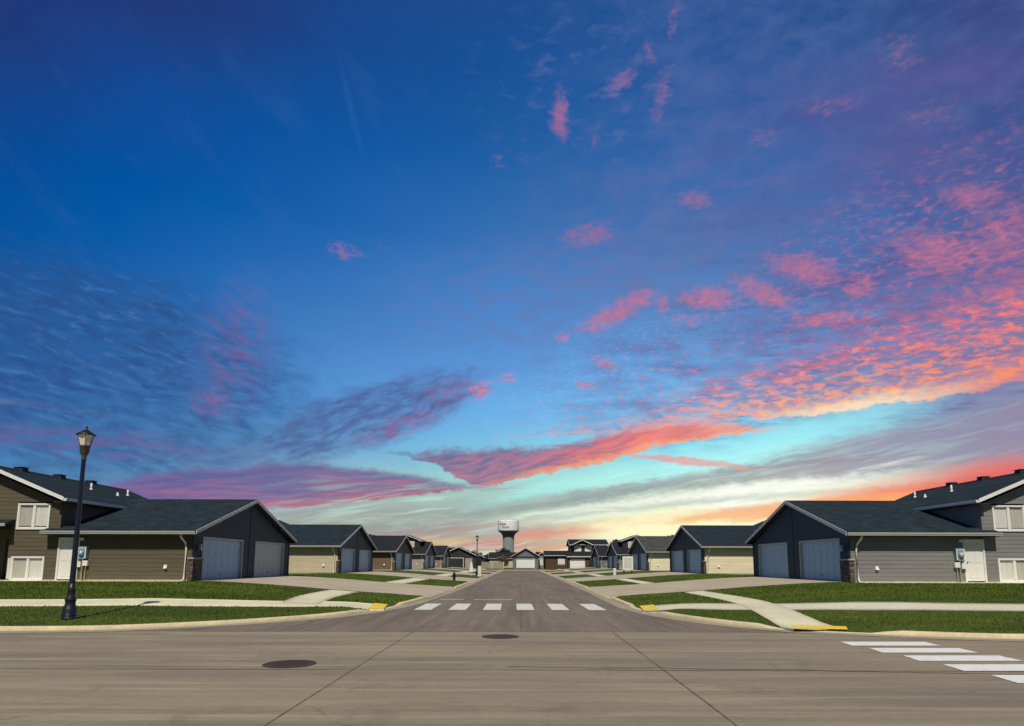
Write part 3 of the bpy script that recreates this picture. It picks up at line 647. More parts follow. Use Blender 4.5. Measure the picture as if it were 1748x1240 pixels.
# ------------------------------------------------------------------ houses
LAP=.19
def lap_wall(mb,axis,pos,out,segs_at,z0,z1,lap=LAP):
    """horizontal lap siding as real boards. axis 'x': wall runs along x at y=pos; out = sign of the outward direction.
    segs_at(z) lists the open intervals of wall at that height"""
    z=z0
    while z<z1-1e-6:
        zt_=min(z+lap,z1)
        sb=segs_at(z+.002); st=segs_at(zt_-.002)
        if len(sb)!=len(st): st=sb if len(sb)<len(st) or not st else st; sb=sb if len(sb)==len(st) else segs_at((z+zt_)/2); st=sb
        for (a,b),(c,d_) in zip(sb,st):
            if b-a<.01 and d_-c<.01: continue
            o0=pos+out*.015; o1=pos+out*.004
            if axis=='x': lo=[(a,o0,z),(b,o0,z)]; hi=[(d_,o1,zt_),(c,o1,zt_)]; lip=[(a,o1,z),(b,o1,z),(b,o0,z),(a,o0,z)]
            else: lo=[(o0,a,z),(o0,b,z)]; hi=[(o1,d_,zt_),(o1,c,zt_)]; lip=[(o1,a,z),(o1,b,z),(o0,b,z),(o0,a,z)]
            mb.face(lo+hi); mb.face(lip)
        z=zt_
def minus(iv,holes):
    out=[iv]
    for h0,h1 in holes:
        nx=[]
        for a,b in out:
            if h1<=a or h0>=b: nx.append((a,b)); continue
            if h0>a: nx.append((a,h0))
            if h1<b: nx.append((h1,b))
        out=nx
    return [q for q in out if q[1]-q[0]>.005]
def gable_fn(a,b,ze,zr,holes):
    """wall from a to b whose top follows a gable: eave height ze, ridge height zr at the middle"""
    mid=(a+b)/2
    def fn(z):
        if z<=ze: iv=(a,b)
        else:
            k=min(1,(z-ze)/(zr-ze)); iv=(a+(mid-a)*k,b-(b-mid)*k)
        return minus(iv,[(h[0],h[1]) for h in holes if h[2]<z<h[3]])
    return fn
def window(parent,s,x0,x1,y,z0,z1,drapes=('drape2','drape'),sash=2,face=1):
    """window in a wall facing the viewer (at y); frame is the part, pane and blinds its pieces"""
    w=.075; mb=MB(); o=y-.06*face
    mb.box(x0-w,x1+w,o,y+.05,z1,z1+w); mb.box(x0-w,x1+w,o,y+.05,z0-w,z0); mb.box(x0-w,x0,o,y+.05,z0,z1); mb.box(x1,x1+w,o,y+.05,z0,z1)
    mx=(x0+x1)/2
    if sash>1: mb.box(mx-.035,mx+.035,o+.015,y+.04,z0,z1)
    for a,b in ((x0,mx-.035),(mx+.035,x1)):
        mb.box(a,a+.03,o+.03,y+.04,z0,z1); mb.box(b-.03,b,o+.03,y+.04,z0,z1); mb.box(a,b,o+.03,y+.04,z0,z0+.03); mb.box(a,b,o+.03,y+.04,z1-.03,z1)
    fr=mb.build('window',M['vinyl'],parent,s)
    mb=MB(); mb.face([(x0+.01,y-.005,z0+.01),(x1-.01,y-.005,z0+.01),(x1-.01,y-.005,z1-.01),(x0+.01,y-.005,z1-.01)]); mb.build('pane',M['glass'],fr,s)
    for k,(a,b) in enumerate(((x0+.02,mx-.02),(mx+.02,x1-.02))):
        mb=MB(); n=14
        for i in range(n):      # softly folded vertical drape
            a0=a+(b-a)*i/n; a1=a+(b-a)*(i+1)/n; d0=y+.025+(.015 if i%2 else 0); d1=y+.025+(0 if i%2 else .015)
            mb.face([(a0,d0,z0),(a1,d1,z0),(a1,d1,z1-.05*(k)),(a0,d0,z1-.05*k)])
        mb.face([(a,y+.3,z0),(b,y+.3,z0),(b,y+.3,z1),(a,y+.3,z1)])
        mb.build('blinds',M[drapes[k]],fr,s)
    return fr
def garage_door(parent,s,y0,y1,ztop,mat,far=False):
    """sectional door in the street front (plane x=0), set back in its opening"""
    mb=MB(); X=.10; n=4; h=(ztop-.06)/n
    for i in range(n):
        z0=.06+i*h; mb.box(X,X+.04,y0,y1,z0+.008,z0+h-.008)
        if not far:
            m=6; w=(y1-y0-.16)/m
            for j in range(m):
                a=y0+.10+j*w; mb.box(X-.012,X+.002,a+.03,a+w-.05,z0+.10,z0+h-.10)
    mb.box(X+.015,X+.03,y0,y1,.06,ztop)
    dr=mb.build('garage_door',mat,parent,s)
    if not far:
        mb=MB(); c=(y0+y1)/2; mb.box(X-.05,X-.02,c-.09,c+.09,.34,.37); mb.box(X-.05,X,c-.09,c-.07,.34,.37); mb.box(X-.05,X,c+.07,c+.09,.34,.37); mb.build('handle',M['darkmetal'],dr,s)
    mb=MB(); mb.box(-.035,X+.05,y0-.09,y0,.0,ztop); mb.box(-.035,X+.05,y1,y1+.09,.0,ztop); mb.box(-.035,X+.05,y0-.09,y1+.09,ztop,ztop+.09)
    mb.build('door_trim',M['trim_blue'],parent,s)
M['trim_blue']=simple('grey_door_trim',(.33,.38,.40),.5,.05)
def gable_roof(parent,s,name,along,a0,a1,b0,b1,ze,zr,mat,th=.14,a0r=None,a1r=None,trim='fascia',gut=True,rk=(True,True)):
    """along='x': ridge runs along x from a0 to a1, eaves at y=b0 and y=b1"""
    mid=(b0+b1)/2; a0r=a0 if a0r is None else a0r; a1r=a1 if a1r is None else a1r
    P=(lambda a,b,z:(a,b,z)) if along=='x' else (lambda a,b,z:(b,a,z))
    mb=MB()
    for e in (b0,b1):
        top=[P(a0,e,ze),P(a1,e,ze),P(a1r,mid,zr),P(a0r,mid,zr)]; bot=[(x,y,z-th) for x,y,z in top]
        mb.hexa(bot+top)
    rc=MB()      # ridge cap
    rf=mb.build(name,mat,parent,s)
    rc.hexa([P(a0r,mid-.16,zr-.05),P(a1r,mid-.16,zr-.05),P(a1r,mid+.16,zr-.05),P(a0r,mid+.16,zr-.05),P(a0r,mid-.02,zr+.035),P(a1r,mid-.02,zr+.035),P(a1r,mid+.02,zr+.035),P(a0r,mid+.02,zr+.035)])
    rc.build('ridge_cap',mat,rf,s)
    for e,i in ((b0,b0+.48),(b1,b1-.48)):     # soffit under each eave
        mb=MB()
        lo,hi=min(e,i),max(e,i); q=[P(a0+.02,lo,ze-th-.05),P(a1-.02,lo,ze-th-.05),P(a1-.02,hi,ze-th-.05),P(a0+.02,hi,ze-th-.05)]
        mb.hexa([(x,y,z-.015) for x,y,z in q]+q)
        mb.build('soffit',M['soffit'],rf,s)
    if gut:
        for e,o in ((b0,-1),(b1,1)):
            mb=MB()
            if along=='x':
                mb.box(a0,a1,e+o*.004,e+o*.10,ze-.16,ze-.035); mb.box(a0,a1,e+o*.10,e+o*.118,ze-.09,ze-.018)
            else:
                mb.box(e+o*.004,e+o*.10,a0,a1,ze-.16,ze-.035); mb.box(e+o*.10,e+o*.118,a0,a1,ze-.09,ze-.018)
            mb.build('gutter',M[trim],rf,s)
    for a,ar,o,on in ((a0,a0r,-1,rk[0]),(a1,a1r,1,rk[1])):
        if not on: continue
        mb=MB(); t=.035
        for e in (b0,b1):
            p=[P(a+o*.003,e,ze-.155),P(a+o*(.003+t),e,ze-.155),P(ar+o*(.003+t),mid,zr-.155),P(ar+o*.003,mid,zr-.155)]
            q=[(x,y,z+.172) for x,y,z in p]; mb.hexa(p+q)
        mb.build('rake_trim',M[trim] if trim!='fascia' else M['rake_grey'],rf,s)
    return rf
M['rake_grey']=simple('pale_grey_rake',(.50,.52,.53),.5,.05)
def ridge_vents(roof,s,ys,x,z):
    for yy in ys:
        mb=MB(); mb.hexa([(x-.26,yy-.24,z-.14),(x+.26,yy-.24,z-.14),(x+.26,yy+.24,z-.14),(x-.26,yy+.24,z-.14),(x-.20,yy-.18,z+.12),(x+.20,yy-.18,z+.12),(x+.20,yy+.18,z+.12),(x-.20,yy+.18,z+.12)])
        mb.box(x-.24,x+.24,yy-.22,yy+.22,z+.12,z+.15); mb.build('roof_vent',M['vent'],roof,s)
GZ=.72
def twin_home(s,D,label,side_mat,roof_mat,door_mats,detail=2,tall=False,group='garage fronted homes lining the street'):
    H=empty('house',(s*FX,D,GZ),label,'house',group)
    L=PLOT_L; ge,gr=2.40,4.49; gx=6.3; zs=2.22
    # street front with two garage doors
    d1=(.95,5.35); d2=(7.15,11.55); dh=2.09
    mb=MB(); holes=[(d1[0]-.09,d1[1]+.09,-1,dh+.09),(d2[0]-.09,d2[1]+.09,-1,dh+.09)]
    lap_wall(mb,'y',0.,-1,gable_fn(0,L,zs,4.32,holes),0,4.30)
    mb.box(.004,.10,-.02,.90,-.05,zs-.02) if False else None
    mb.build('front_wall',M['navy'],H,s)
    for cb in ((-.035,.02,-.03,.09,.0,zs),(-.035,.02,L-.09,L+.03,0,zs),(-.03,.02,L/2-.06,L/2+.06,.0,4.2)):
        mb=MB(); mb.box(*cb); mb.build('corner_board',M['navy'],H,s)
    garage_door(H,s,d1[0],d1[1],dh,door_mats[0]); garage_door(H,s,d2[0],d2[1],dh,door_mats[1])
    # side wall towards the viewer, with the house front beyond it in the same plane
    SD=(5.38,6.22); mb=MB()
    lap_wall(mb,'x',0.,-1,lambda z:minus((0,gx),[(SD[0]-.08,SD[1]+.08)] if z<2.10 else []),.16,zs)
    mb.box(.02,gx,.0+.01,.08,0,.0) if False else None
    mb.build('side_wall',side_mat,H,s)
    mb=MB(); mb.box(.0,8.62,-.0,.12,-.4,.155); mb.build('foundation',M['concrete'],H,s)
    mb=MB(); lap_wall(mb,'x',L,1,lambda z:[(0,gx)],.0,zs); mb.build('side_wall',side_mat,H,s)
    mb=MB(); mb.box(.2,6.6,.10,.20,0,zs); mb.box(.2,.32,.1,L-.1,2.3,2.35); mb.box(.2,6.6,L-.2,L-.1,0,zs); mb.box(1.2,1.3,.2,L-.2,0,4.2 if False else 2.3); mb.build('inner_wall',M['soffit'],H,s)
    rf=gable_roof(H,s,'garage_roof','x',-.32,6.85,-.45,L+.45,ge,gr,roof_mat,a1r=7.35,rk=(True,False))
    # small white pipe through the garage roof
    mb=MB(); mb.lathe([(.05,2.5),(.05,3.1)],4.5,2.6,8); mb.build('vent_pipe',M['pipe'],rf,s)
    if detail>1:
        # downspout
        mb=MB(); mb.tube([(.36,-.49,ge-.15),(.36,-.47,ge-.28),(.30,-.10,ge-.55),(.28,-.07,ge-.8),(.28,-.07,.32),(.27,-.12,.16),(.26,-.36,.08)],.046,8); mb.build('downspout',M['down'],H,s)
        # stone foot beside the first garage door
        mb=MB(); mb.box(-.10,.12,-.10,.82,-.1,1.10); mb.build('stone_pier',M['stone'],H,s)
        mb=MB(); mb.box(-.15,.14,-.15,.85,1.10,1.17); mb.build('pier_cap',M['stonecap'],H,s)
        mb=MB(); mb.box(-.16,-.03,.42,.54,1.72,1.80); mb.hexa([(-.19,.40,1.52),(-.04,.40,1.52),(-.04,.56,1.52),(-.19,.56,1.52),(-.16,.43,1.74),(-.06,.43,1.74),(-.06,.53,1.74),(-.16,.53,1.74)]); mb.build('wall_lamp',M['galv'],H,s)
        # side door
        mb=MB(); mb.box(SD[0],SD[1],-.0,.05,.10,2.02)
        for zz0,zz1 in ((.28,.85),(1.0,1.82)):
            for a,b in ((SD[0]+.12,SD[0]+.38),(SD[1]-.38,SD[1]-.12)): mb.box(a,b,-.012,.0,zz0,zz1)
        dr=mb.build('side_door',M['white'],H,s)
        mb=MB(); mb.lathe([(.0,-.0),(.03,.01),(.03,.05),(.0,.06)],0,0,8); 
        for i,v in enumerate(mb.v): mb.v[i]=(SD[0]+.08+v[0],-.075+v[2],1.05+v[1])
        mb.build('handle',M['galv'],dr,s)
        mb=MB(); mb.box(SD[0]-.08,SD[0],-.05,.06,.06,2.02); mb.box(SD[1],SD[1]+.08,-.05,.06,.06,2.02); mb.box(SD[0]-.08,SD[1]+.08,-.05,.06,2.02,2.10); mb.box(SD[0],SD[1],-.06,.10,.04,.10); mb.build('door_frame',M['white'],H,s)
        # electric meter and service box
        mb=MB(); mb.box(4.86,5.24,-.19,-.02,1.10,1.64); mb.box(4.83,5.27,-.21,-.03,1.64,1.67); mt=mb.build('meter_box',M['bluebox'],H,s)
        mb=MB(); mb.lathe([(.12,0),(.12,.06),(.09,.11),(.0,.12)],0,0,14)
        for i,v in enumerate(mb.v): mb.v[i]=(5.07+v[0],-.19-v[2],1.36+v[1])
        mb.build('meter',M['galv'],mt,s)
        mb=MB(); mb.box(4.86,4.90,-.205,-.19,1.12,1.62); mb.box(5.2,5.24,-.205,-.19,1.12,1.62); mb.box(4.9,5.2,-.205,-.19,1.58,1.62); mb.build('box_rim',M['white'],mt,s)
        mb=MB(); mb.box(4.78,5.02,-.16,-.02,.78,1.02); mb.build('service_box',M['white'],H,s)
        mb=MB(); mb.box(5.10,5.34,-.15,-.02,.72,.98); mb.build('service_box',M['white'],H,s)
        mb=MB(); mb.tube([(5.06,-.09,1.12),(5.06,-.09,.0)],.035,8); mb.build('conduit',M['down'],H,s); mb=MB(); mb.tube([(4.90,-.09,.8),(4.90,-.09,.0)],.02,6); mb.build('conduit',M['down'],H,s)
        # dryer vent
        mb=MB(); mb.box(1.12,1.26,-.07,-.01,.68,.82); mb.hexa([(1.11,-.12,.66),(1.27,-.12,.66),(1.27,-.02,.66),(1.11,-.02,.66),(1.12,-.05,.83),(1.26,-.05,.83),(1.26,-.02,.83),(1.12,-.02,.83)]); mb.build('dryer_vent',M['white'],H,s)
        mb=MB(); mb.lathe([(.03,1.95),(.075,1.98),(.075,2.06),(.03,2.1)],5.15,-.12,10); mb.box(5.11,5.19,-.08,-.01,1.98,2.06); mb.build('wall_lamp',M['white'],H,s)
    # main two storey body with its ridge running away from the viewer
    x0,x1=6.3,13.1; me,mr=3.94,5.50; y1=10.0; pz=2.66   # porch top
    wl=(6.95,8.35,.17,1.13); wu=(6.90,8.28,2.54,3.62)
    def front(z):
        hs=[]
        for h in (wl,wu):
            if h[2]-.075<z<h[3]+.075: hs.append((h[0]-.075,h[1]+.075))
        if z<pz: hs.append((8.62,99))
        k=0 if z<=3.72 else min(1,(z-3.72)/(5.16-3.72)); iv=(x0+3.4*k,x1-3.4*k); return minus(iv,hs)
    mb=MB(); lap_wall(mb,'x',0.0,-1,front,.16,5.14); mb.build('main_wall',side_mat,H,s)
    mb=MB(); lap_wall(mb,'y',x0,-1,lambda z:[(0.,y1)],2.2,3.85); mb.build('main_wall',side_mat,H,s)
    mb=MB(); mb.box(x0+.1,x0+.2,.15,y1,0,3.8); mb.box(x1-.1,x1,2.,y1,0,3.8); mb.box(x0,x1,y1-.1,y1,0,3.9); mb.box(8.62,x1,.05,2.1,pz-.12,pz)
    mb.hexa([(x0,y1-.1,3.9),(x1,y1-.1,3.9),(x1,y1,3.9),(x0,y1,3.9),(9.65,y1-.1,5.2),(9.75,y1-.1,5.2),(9.75,y1,5.2),(9.65,y1,5.2)])
    mb.build('rear_wall',M['charcoal'],H,s)
    # recessed entry
    mb=MB(); lap_wall(mb,'x',1.9,-1,lambda z:minus((8.62,x1),[(9.3,10.3)] if z<2.1 else []),0,pz); mb.box(8.60,8.66,.03,1.9,0,pz); mb.build('porch_wall',side_mat,H,s)
    mb=MB(); mb.box(9.3,10.3,1.9,1.96,0,2.1); mb.build('front_door',M['charcoal'],H,s)
    mb=MB(); mb.box(8.67,8.77,.9,1.0,1.62,1.82); mb.build('wall_lamp',M['white'],H,s)
    mb=MB(); mb.box(8.55,x1,-.35,.9,.0,.10); mb.build('porch_step',M['concrete'],H,s)
    mb=MB(); mb.hexa([(8.45,-.62,pz-.02),(x1+.1,-.62,pz-.02),(x1+.1,-.02,pz-.02),(8.45,-.02,pz-.02),(8.45,-.62,pz+.05),(x1+.1,-.62,pz+.05),(x1+.1,-.02,pz+.28),(8.45,-.02,pz+.28)]); pr=mb.build('porch_roof',roof_mat,H,s)
    mb=MB(); mb.box(8.42,x1+.12,-.655,-.622,pz-.07,pz+.06); mb.build('fascia',M['fascia'],pr,s)
    mr_=gable_roof(H,s,'main_roof','y',-.45,y1+.45,x0-.36,x1+.36,me,mr,roof_mat,trim='rake',rk=(True,False))
    ridge_vents(mr_,s,(1.6,4.3,6.9),9.7,mr)
    for px_,py_ in ((8.25,4.8),(8.3,8.2),(7.9,6.6)):
        z=me+(px_-(x0-.36))*(mr-me)/3.76; h=.34 if py_!=6.6 else .18
        mb=MB(); mb.lathe([(.05,z-.1),(.05,z+h)],px_,py_,8); mb.lathe([(.11,z-.05),(.08,z+.02),(.055,z+.07)],px_,py_,8); mb.build('vent_pipe',M['pipe'],mr_,s)
    if tall:      # these homes have a taller dark upper storey close behind the garage
        mb=MB(); lap_wall(mb,'x',3.2,-1,gable_fn(1.2,6.0,4.55,5.5,[(2.2,3.2,3.6,4.4)]),3.2,5.45,.25); lap_wall(mb,'y',1.2,-1,lambda z:[(3.2,9.6)],2.4,4.7,.25); mb.box(5.9,6.0,3.3,9.6,2.5,4.6); mb.build('upper_wall',M['charcoal'],H,s)
        mb=MB(); mb.box(2.12,3.28,3.13,3.25,3.52,4.48); fr=mb.build('window',M['vinyl'],H,s); mb=MB(); mb.box(2.2,3.2,3.12,3.129,3.6,4.4); mb.build('pane',M['drape'],fr,s)
        gable_roof(H,s,'upper_roof','y',2.9,9.9,.85,6.35,4.62,5.62,M['roof_dark'],trim='rake_grey')
    if detail>1:
        window(H,s,wu[0],wu[1],-.0,wu[2],wu[3]); window(H,s,wl[0],wl[1],-.0,wl[2],wl[3])
        mb=MB(); mb.box(8.45,8.58,-.04,.0,.17,1.13); mb.build('trim_board',M['down'],H,s)
    else:
        for w_ in (wu,wl):
            mb=MB(); mb.box(w_[0]-.07,w_[1]+.07,-.05,.03,w_[2]-.07,w_[3]+.07); fr=mb.build('window',M['vinyl'],H,s)
            mb=MB(); mb.box(w_[0],w_[1],-.055,-.05,w_[2],w_[3]); mb.build('pane',M['drape'],fr,s)
    return H
twin_home(-1,DIST[0],'olive brown sided garage home with navy front behind the near street lamp',M['olive'],M['roof'],(M['gdoor'],M['gdoor_old']))
twin_home(1,DIST[0],'grey sided garage home with two blue-grey doors, nearest on the right of the street',M['grey'],M['roof'],(M['gdoor'],M['gdoor']))
twin_home(-1,DIST[1],'beige side walled garage home just past the olive brown one',M['beige'],M['roof'],(M['gdoor'],M['gdoor']))
twin_home(1,DIST[1],'bright cream walled home just past the near grey one, right of the street',M['cream'],M['roof'],(M['gdoor'],M['gdoor']))
twin_home(-1,DIST[2],'brown side walled garage home just past the beige one, left of the street',M['brown'],M['roof_dark'],(M['gdoor'],M['gdoor']))
twin_home(1,DIST[2],'pale cream walled home with a weathered grey roof behind the white sign board',M['pale'],M['roof_grey'],(M['gdoor'],M['gdoor']))
twin_home(-1,DIST[3],'mauve grey side walled home just past the brown one',M['mauve'],M['roof_dark'],(M['gdoor'],M['gdoor']),tall=True)
twin_home(1,DIST[3],'sage grey garage home just past the weathered grey roof',M['sage'],M['roof_dark'],(M['gdoor'],M['gdoor']),tall=True)
twin_home(-1,DIST[4],'taupe garage home last in the left row before the end street',M['taupe'],M['roof_dark'],(M['gdoor_old'],M['gdoor']))
twin_home(1,DIST[4],'blue grey garage home last in the right row before the end street',M['steel'],M['roof_dark'],(M['gdoor'],M['gdoor']))

# houses beyond the end of the street, facing the viewer
def far_house(x,y,w,dep,ze,zr,label,wall,roof,ridge='y',door=None,wins=(),cat='house',ground=.26,trim='rake',gable=None,dmat='gwhite'):
    H=empty('house',(x,y,ground),label,cat,'houses across the end of the street')
    hs=[(a,b,c,d_) for a,b,c,d_ in wins]+([door+()] if door else [])
    holes=[(h[0],h[1],h[2],h[3]) for h in hs]
    mb=MB(); top=zr-.15 if ridge=='y' else ze
    fn=gable_fn(-w/2,w/2,ze-.1,zr-.1,holes) if ridge=='y' else (lambda z:minus((-w/2,w/2),[(h[0],h[1]) for h in holes if h[2]<z<h[3]]))
    lap_wall(mb,'x',0,-1,fn,0,top,.25); mb.box(-w/2,-w/2+.1,.02,dep,0,ze-.05); mb.box(w/2-.1,w/2,.02,dep,0,ze-.05); mb.box(-w/2,w/2,dep-.1,dep,0,ze-.05)
    mb.build('wall',wall,H)
    if ridge=='y': rf=gable_roof(H,1,'roof','y',-.5,dep+.4,-w/2-.45,w/2+.45,ze,zr,roof,trim=trim)
    else: rf=gable_roof(H,1,'roof','x',-w/2-.4,w/2+.4,-.5,dep+.5,ze,zr,roof,trim=trim)
    if door:
        mb=MB()
        for i in range(4):
            hh=(door[3]-door[2])/4; mb.box(door[0],door[1],.06,.1,door[2]+i*hh+.01,door[2]+(i+1)*hh-.01)
        mb.box(door[0],door[1],.08,.11,door[2],door[3]); mb.build('garage_door',M[dmat],H)
        mb=MB(); mb.box(door[0]-.12,door[0],-.05,.1,0,door[3]); mb.box(door[1],door[1]+.12,-.05,.1,0,door[3]); mb.box(door[0]-.12,door[1]+.12,-.05,.1,door[3],door[3]+.12); mb.build('door_frame',M['white'],H)
    for a,b,c,d_ in wins:
        mb=MB(); t=.09
        mb.box(a-t,a,-.06,.05,c-t,d_+t); mb.box(b,b+t,-.06,.05,c-t,d_+t); mb.box(a,b,-.06,.05,c-t,c); mb.box(a,b,-.06,.05,d_,d_+t); mb.box((a+b)/2-.04,(a+b)/2+.04,-.04,.05,c,d_)
        fr=mb.build('window',M['vinyl'],H); mb=MB(); mb.box(a,b,-.0,.02,c,d_); mb.build('pane',M['drape2'],fr)
    return H,rf
# blue grey garage facing down the street
h,rf=far_house(1.15,166,6.6,9,3.15,5.35,'blue grey gabled house with wide white garage door closing the street end',M['steel'],M['roof_dark'],door=(-2.25,2.2,.02,2.45),trim='fascia')
mb=MB(); mb.box(-3.3,3.3,-.12,-.03,2.72,3.1); mb.build('door_header',M['navy'],h)
# two storey house with white door
h,rf=far_house(17.0,163,9.2,9,6.1,7.55,'dark two storey house with two upper windows and a white garage door',M['charcoal'],M['roof_dark'],ridge='x',wins=((-3.6,-2.0,4.5,5.9),(-.9,.7,4.5,5.9)))
tag(h,'dark two storey house with two pale upper windows, right of the brown one')
mb=MB(); lap_wall(mb,'x',-3.2,-1,gable_fn(-5.4,-.2,2.9,3.2,[(-5.0,-1.3,.02,2.6)]),0,3.0,.25); mb.box(-.3,-.2,-3.2,0,0,2.95); mb.box(-5.4,-5.3,-3.2,0,0,2.95); mb.build('garage_wall',M['rust'],h)
mb=MB()
for i in range(4): mb.box(-5.0,-1.3,-3.12,-3.08,.02+i*.64,.64+i*.64)
mb.build('garage_door',M['gwhite'],h)
mb=MB(); mb.hexa([(-5.8,-3.7,2.95),(.2,-3.7,2.95),(.2,.0,2.95),(-5.8,.0,2.95),(-5.8,-3.7,3.15),(.2,-3.7,3.15),(.2,.0,4.3),(-5.8,.0,4.3)]); mb.build('garage_roof',M['roof_dark'],h)
mb=MB(); mb.box(-5.85,.25,-3.76,-3.705,2.9,3.18); mb.build('fascia',M['rake_grey'],h)
gable_roof(h,1,'dormer_roof','y',-1.2,4.,-4.3,.9,6.1,7.3,M['roof_dark'],trim='rake')
mb=MB(); lap_wall(mb,'x',-.6,-1,gable_fn(-4.,.6,5.9,7.0,[]),5.95,6.9,.25); mb.build('dormer_wall',M['charcoal'],h)
# low brown house
far_house(9.6,170,6.4,9,3.5,4.75,'low rust brown house with one window left of the two storey house',M['rust'],M['roof_dark'],ridge='x',wins=((.1,1.7,1.1,2.7),))
far_house(5.6,176,2.6,8,3.2,4.4,'narrow pale grey gabled house behind the blue grey one',M['sage'],M['roof_dark'],wins=((-.9,.2,.9,2.6),),trim='rake')
# left hand end house with open garage
h,rf=far_house(-15.2,158,8.6,9,3.2,5.35,'dark gabled house with a black open garage left of the street end',M['charcoal'],M['roof_dark'],door=(-2.4,1.1,.02,2.6),dmat='charcoal',trim='rake_grey')  # charcoal door panel fills the opening, standing in for its inner shade
mb=MB(); mb.box(1.6,3.3,-.09,-.03,.1,2.6); mb.build('side_panel',M['mauve'],h)
far_house(-18.2,166,7.2,9,3.4,5.6,'second dark roofed house behind the open garage',M['taupe'],M['roof_dark'],trim='rake_grey')
far_house(-12.6,170,5.2,8,2.9,4.7,'low dark roofed house peeping out right of the open garage',M['navy'],M['roof_dark'],trim='rake_grey')
far_house(-5.5,205,9.0,9,3.0,4.9,'low maroon roofed house at the foot of the water tower',M['beige'],M['roof_dark'],ridge='x',trim='rake_grey')
far_house(29,150+24,8,9,5.6,7.0,'tall dark house beyond the right row',M['rust'],M['roof_dark'],ridge='x')

# ------------------------------------------------------------------ street lamps
def lamp(name_loc,label,scale=1.):
    x,y=name_loc; z=float(zt(x,y)[0])
    H=empty('street_lamp',(x,y,z-.01),label,'street lamp','post top street lamps')
    k=scale
    mb=MB(); mb.lathe([(.19,0),(.19,.05),(.175,.07),(.175,.26),(.16,.30),(.135,.36),(.12,.42),(.12,.48),(.135,.50),(.135,.54),(.10,.60),(.088,.74),(.10,.76),(.10,.80),(.083,.83),(.075,.95)],0,0,16); mb.lathe([(.172,.10),(.182,.11),(.182,.13),(.172,.14)],0,0,16,cap=False)
    mb.build('base',M['darkmetal'],H)
    mb=MB()   # fluted tapering shaft
    n=24; zz=[.9,1.6,2.4,3.2,4.0,4.30]
    b=len(mb.v)
    for q in zz:
        r=.072-.020*(q-.9)/3.4
        for i in range(n): a=2*math.pi*i/n; rr=r*(1 if i%2 else .93); mb.v.append((rr*math.cos(a),rr*math.sin(a),q))
    for j in range(len(zz)-1):
        for i in range(n): i2=(i+1)%n; mb.f.append((b+j*n+i,b+j*n+i2,b+(j+1)*n+i2,b+(j+1)*n+i)); mb.mi.append(0); mb.sm.append(True)
    mb.build('pole',M['navymetal'],H)
    LH=bpy.data.objects
    mb=MB(); mb.lathe([(.052,4.22),(.065,4.26),(.065,4.30),(.055,4.33),(.085,4.40),(.115,4.47),(.118,4.60),(.135,4.62),(.135,4.64),(.05,4.645)],0,0,12); mb.build('lantern_cup',M['lampcup'],H)
    mb=MB(); mb.lathe([(.125,4.645),(.205,4.93)],0,0,6,sm=False,cap=False); gl=mb.build('lantern_glass',M['lamp_glass'],H)
    mb=MB()
    for i in range(6):
        a=2*math.pi*i/6; mb.tube([(.128*math.cos(a),.128*math.sin(a),4.64),(.21*math.cos(a),.21*math.sin(a),4.94)],.008,5)
    mb.build('glass_bars',M['darkmetal'],gl)
    mb=MB(); mb.lathe([(.03,4.66),(.05,4.70),(.05,4.80),(.02,4.86)],0,0,10); mb.build('bulb',M['white'],gl)
    mb=MB(); mb.lathe([(.235,4.925),(.24,4.945),(.20,4.975),(.13,5.02),(.10,5.035),(.085,5.06),(.03,5.09),(.022,5.12),(.03,5.14),(.02,5.17),(.003,5.21)],0,0,12); mb.build('lantern_cap',M['darkmetal'],H)
    return H
M['lampcup']=simple('weathered_bronze',(.06,.055,.045),.5,.2,8.,.4)
lamp((-11.88,17.28),'dark navy lamp post with frosted lantern on the lawn at lower left')
lamp((-5.75,84.5),'small distant lamp post beside the left kerb near the water tower')

# ------------------------------------------------------------------ street furniture
def zg(x,y): return float(zt(x,y)[0])
mb_h={}
def hydrant(x,y,label,k=1.):
    H=empty('fire_hydrant',(x,y,zg(x,y)-.01),label,'fire hydrant','dark hydrants by the left kerb')
    mb=MB(); mb.lathe([(.17*k,0),(.17*k,.05),(.12*k,.06),(.11*k,.5*k),(.14*k,.52*k),(.14*k,.57*k)],0,0,14); mb.build('barrel',M['darkmetal'],H)
    mb=MB(); mb.lathe([(.13*k,.57*k),(.12*k,.66*k),(.07*k,.73*k),(.03*k,.75*k),(.03*k,.80*k)],0,0,14); mb.build('bonnet',M['darkmetal'],H)
    for a,r in ((1,0.),(-1,0.)):
        mb=MB(); mb.tube([(a*.08,0,.42*k),(a*.2,0,.42*k)],.05*k,8); mb.tube([(a*.2,0,.42*k),(a*.225,0,.42*k)],.062*k,8); mb.build('outlet',M['darkmetal'],H)
    mb=MB(); mb.tube([(0,-.08,.38*k),(0,-.22,.38*k)],.065*k,8); mb.build('outlet',M['darkmetal'],H)
hydrant(-5.55,54.0,'nearer dark hydrant on the left grass strip by the kerb')
hydrant(-5.35,78.0,'farther dark hydrant close to the cream cabinet',.85)
x,y=-4.85,76.0; z=zg(x,y)
H=empty('utility_cabinet',(x,y,z-.02),'tall cream utility cabinet with dark top beside the left kerb','utility cabinet')
mb=MB(); mb.box(-.19,.19,-.16,.16,.08,1.25); mb.box(-.21,.21,-.18,.18,0,.09); mb.build('housing',M['cream_enamel'],H)
mb=MB(); mb.box(-.20,.20,-.17,.17,1.25,1.95); mb.box(-.23,.23,-.2,.2,1.95,2.02); mb.build('top',M['darkmetal'],H)
mb=MB(); mb.box(-.14,.14,-.175,-.163,.25,1.15); mb.build('door',M['cream_enamel'],H)
x,y=-5.9,77.5; z=zg(x,y)
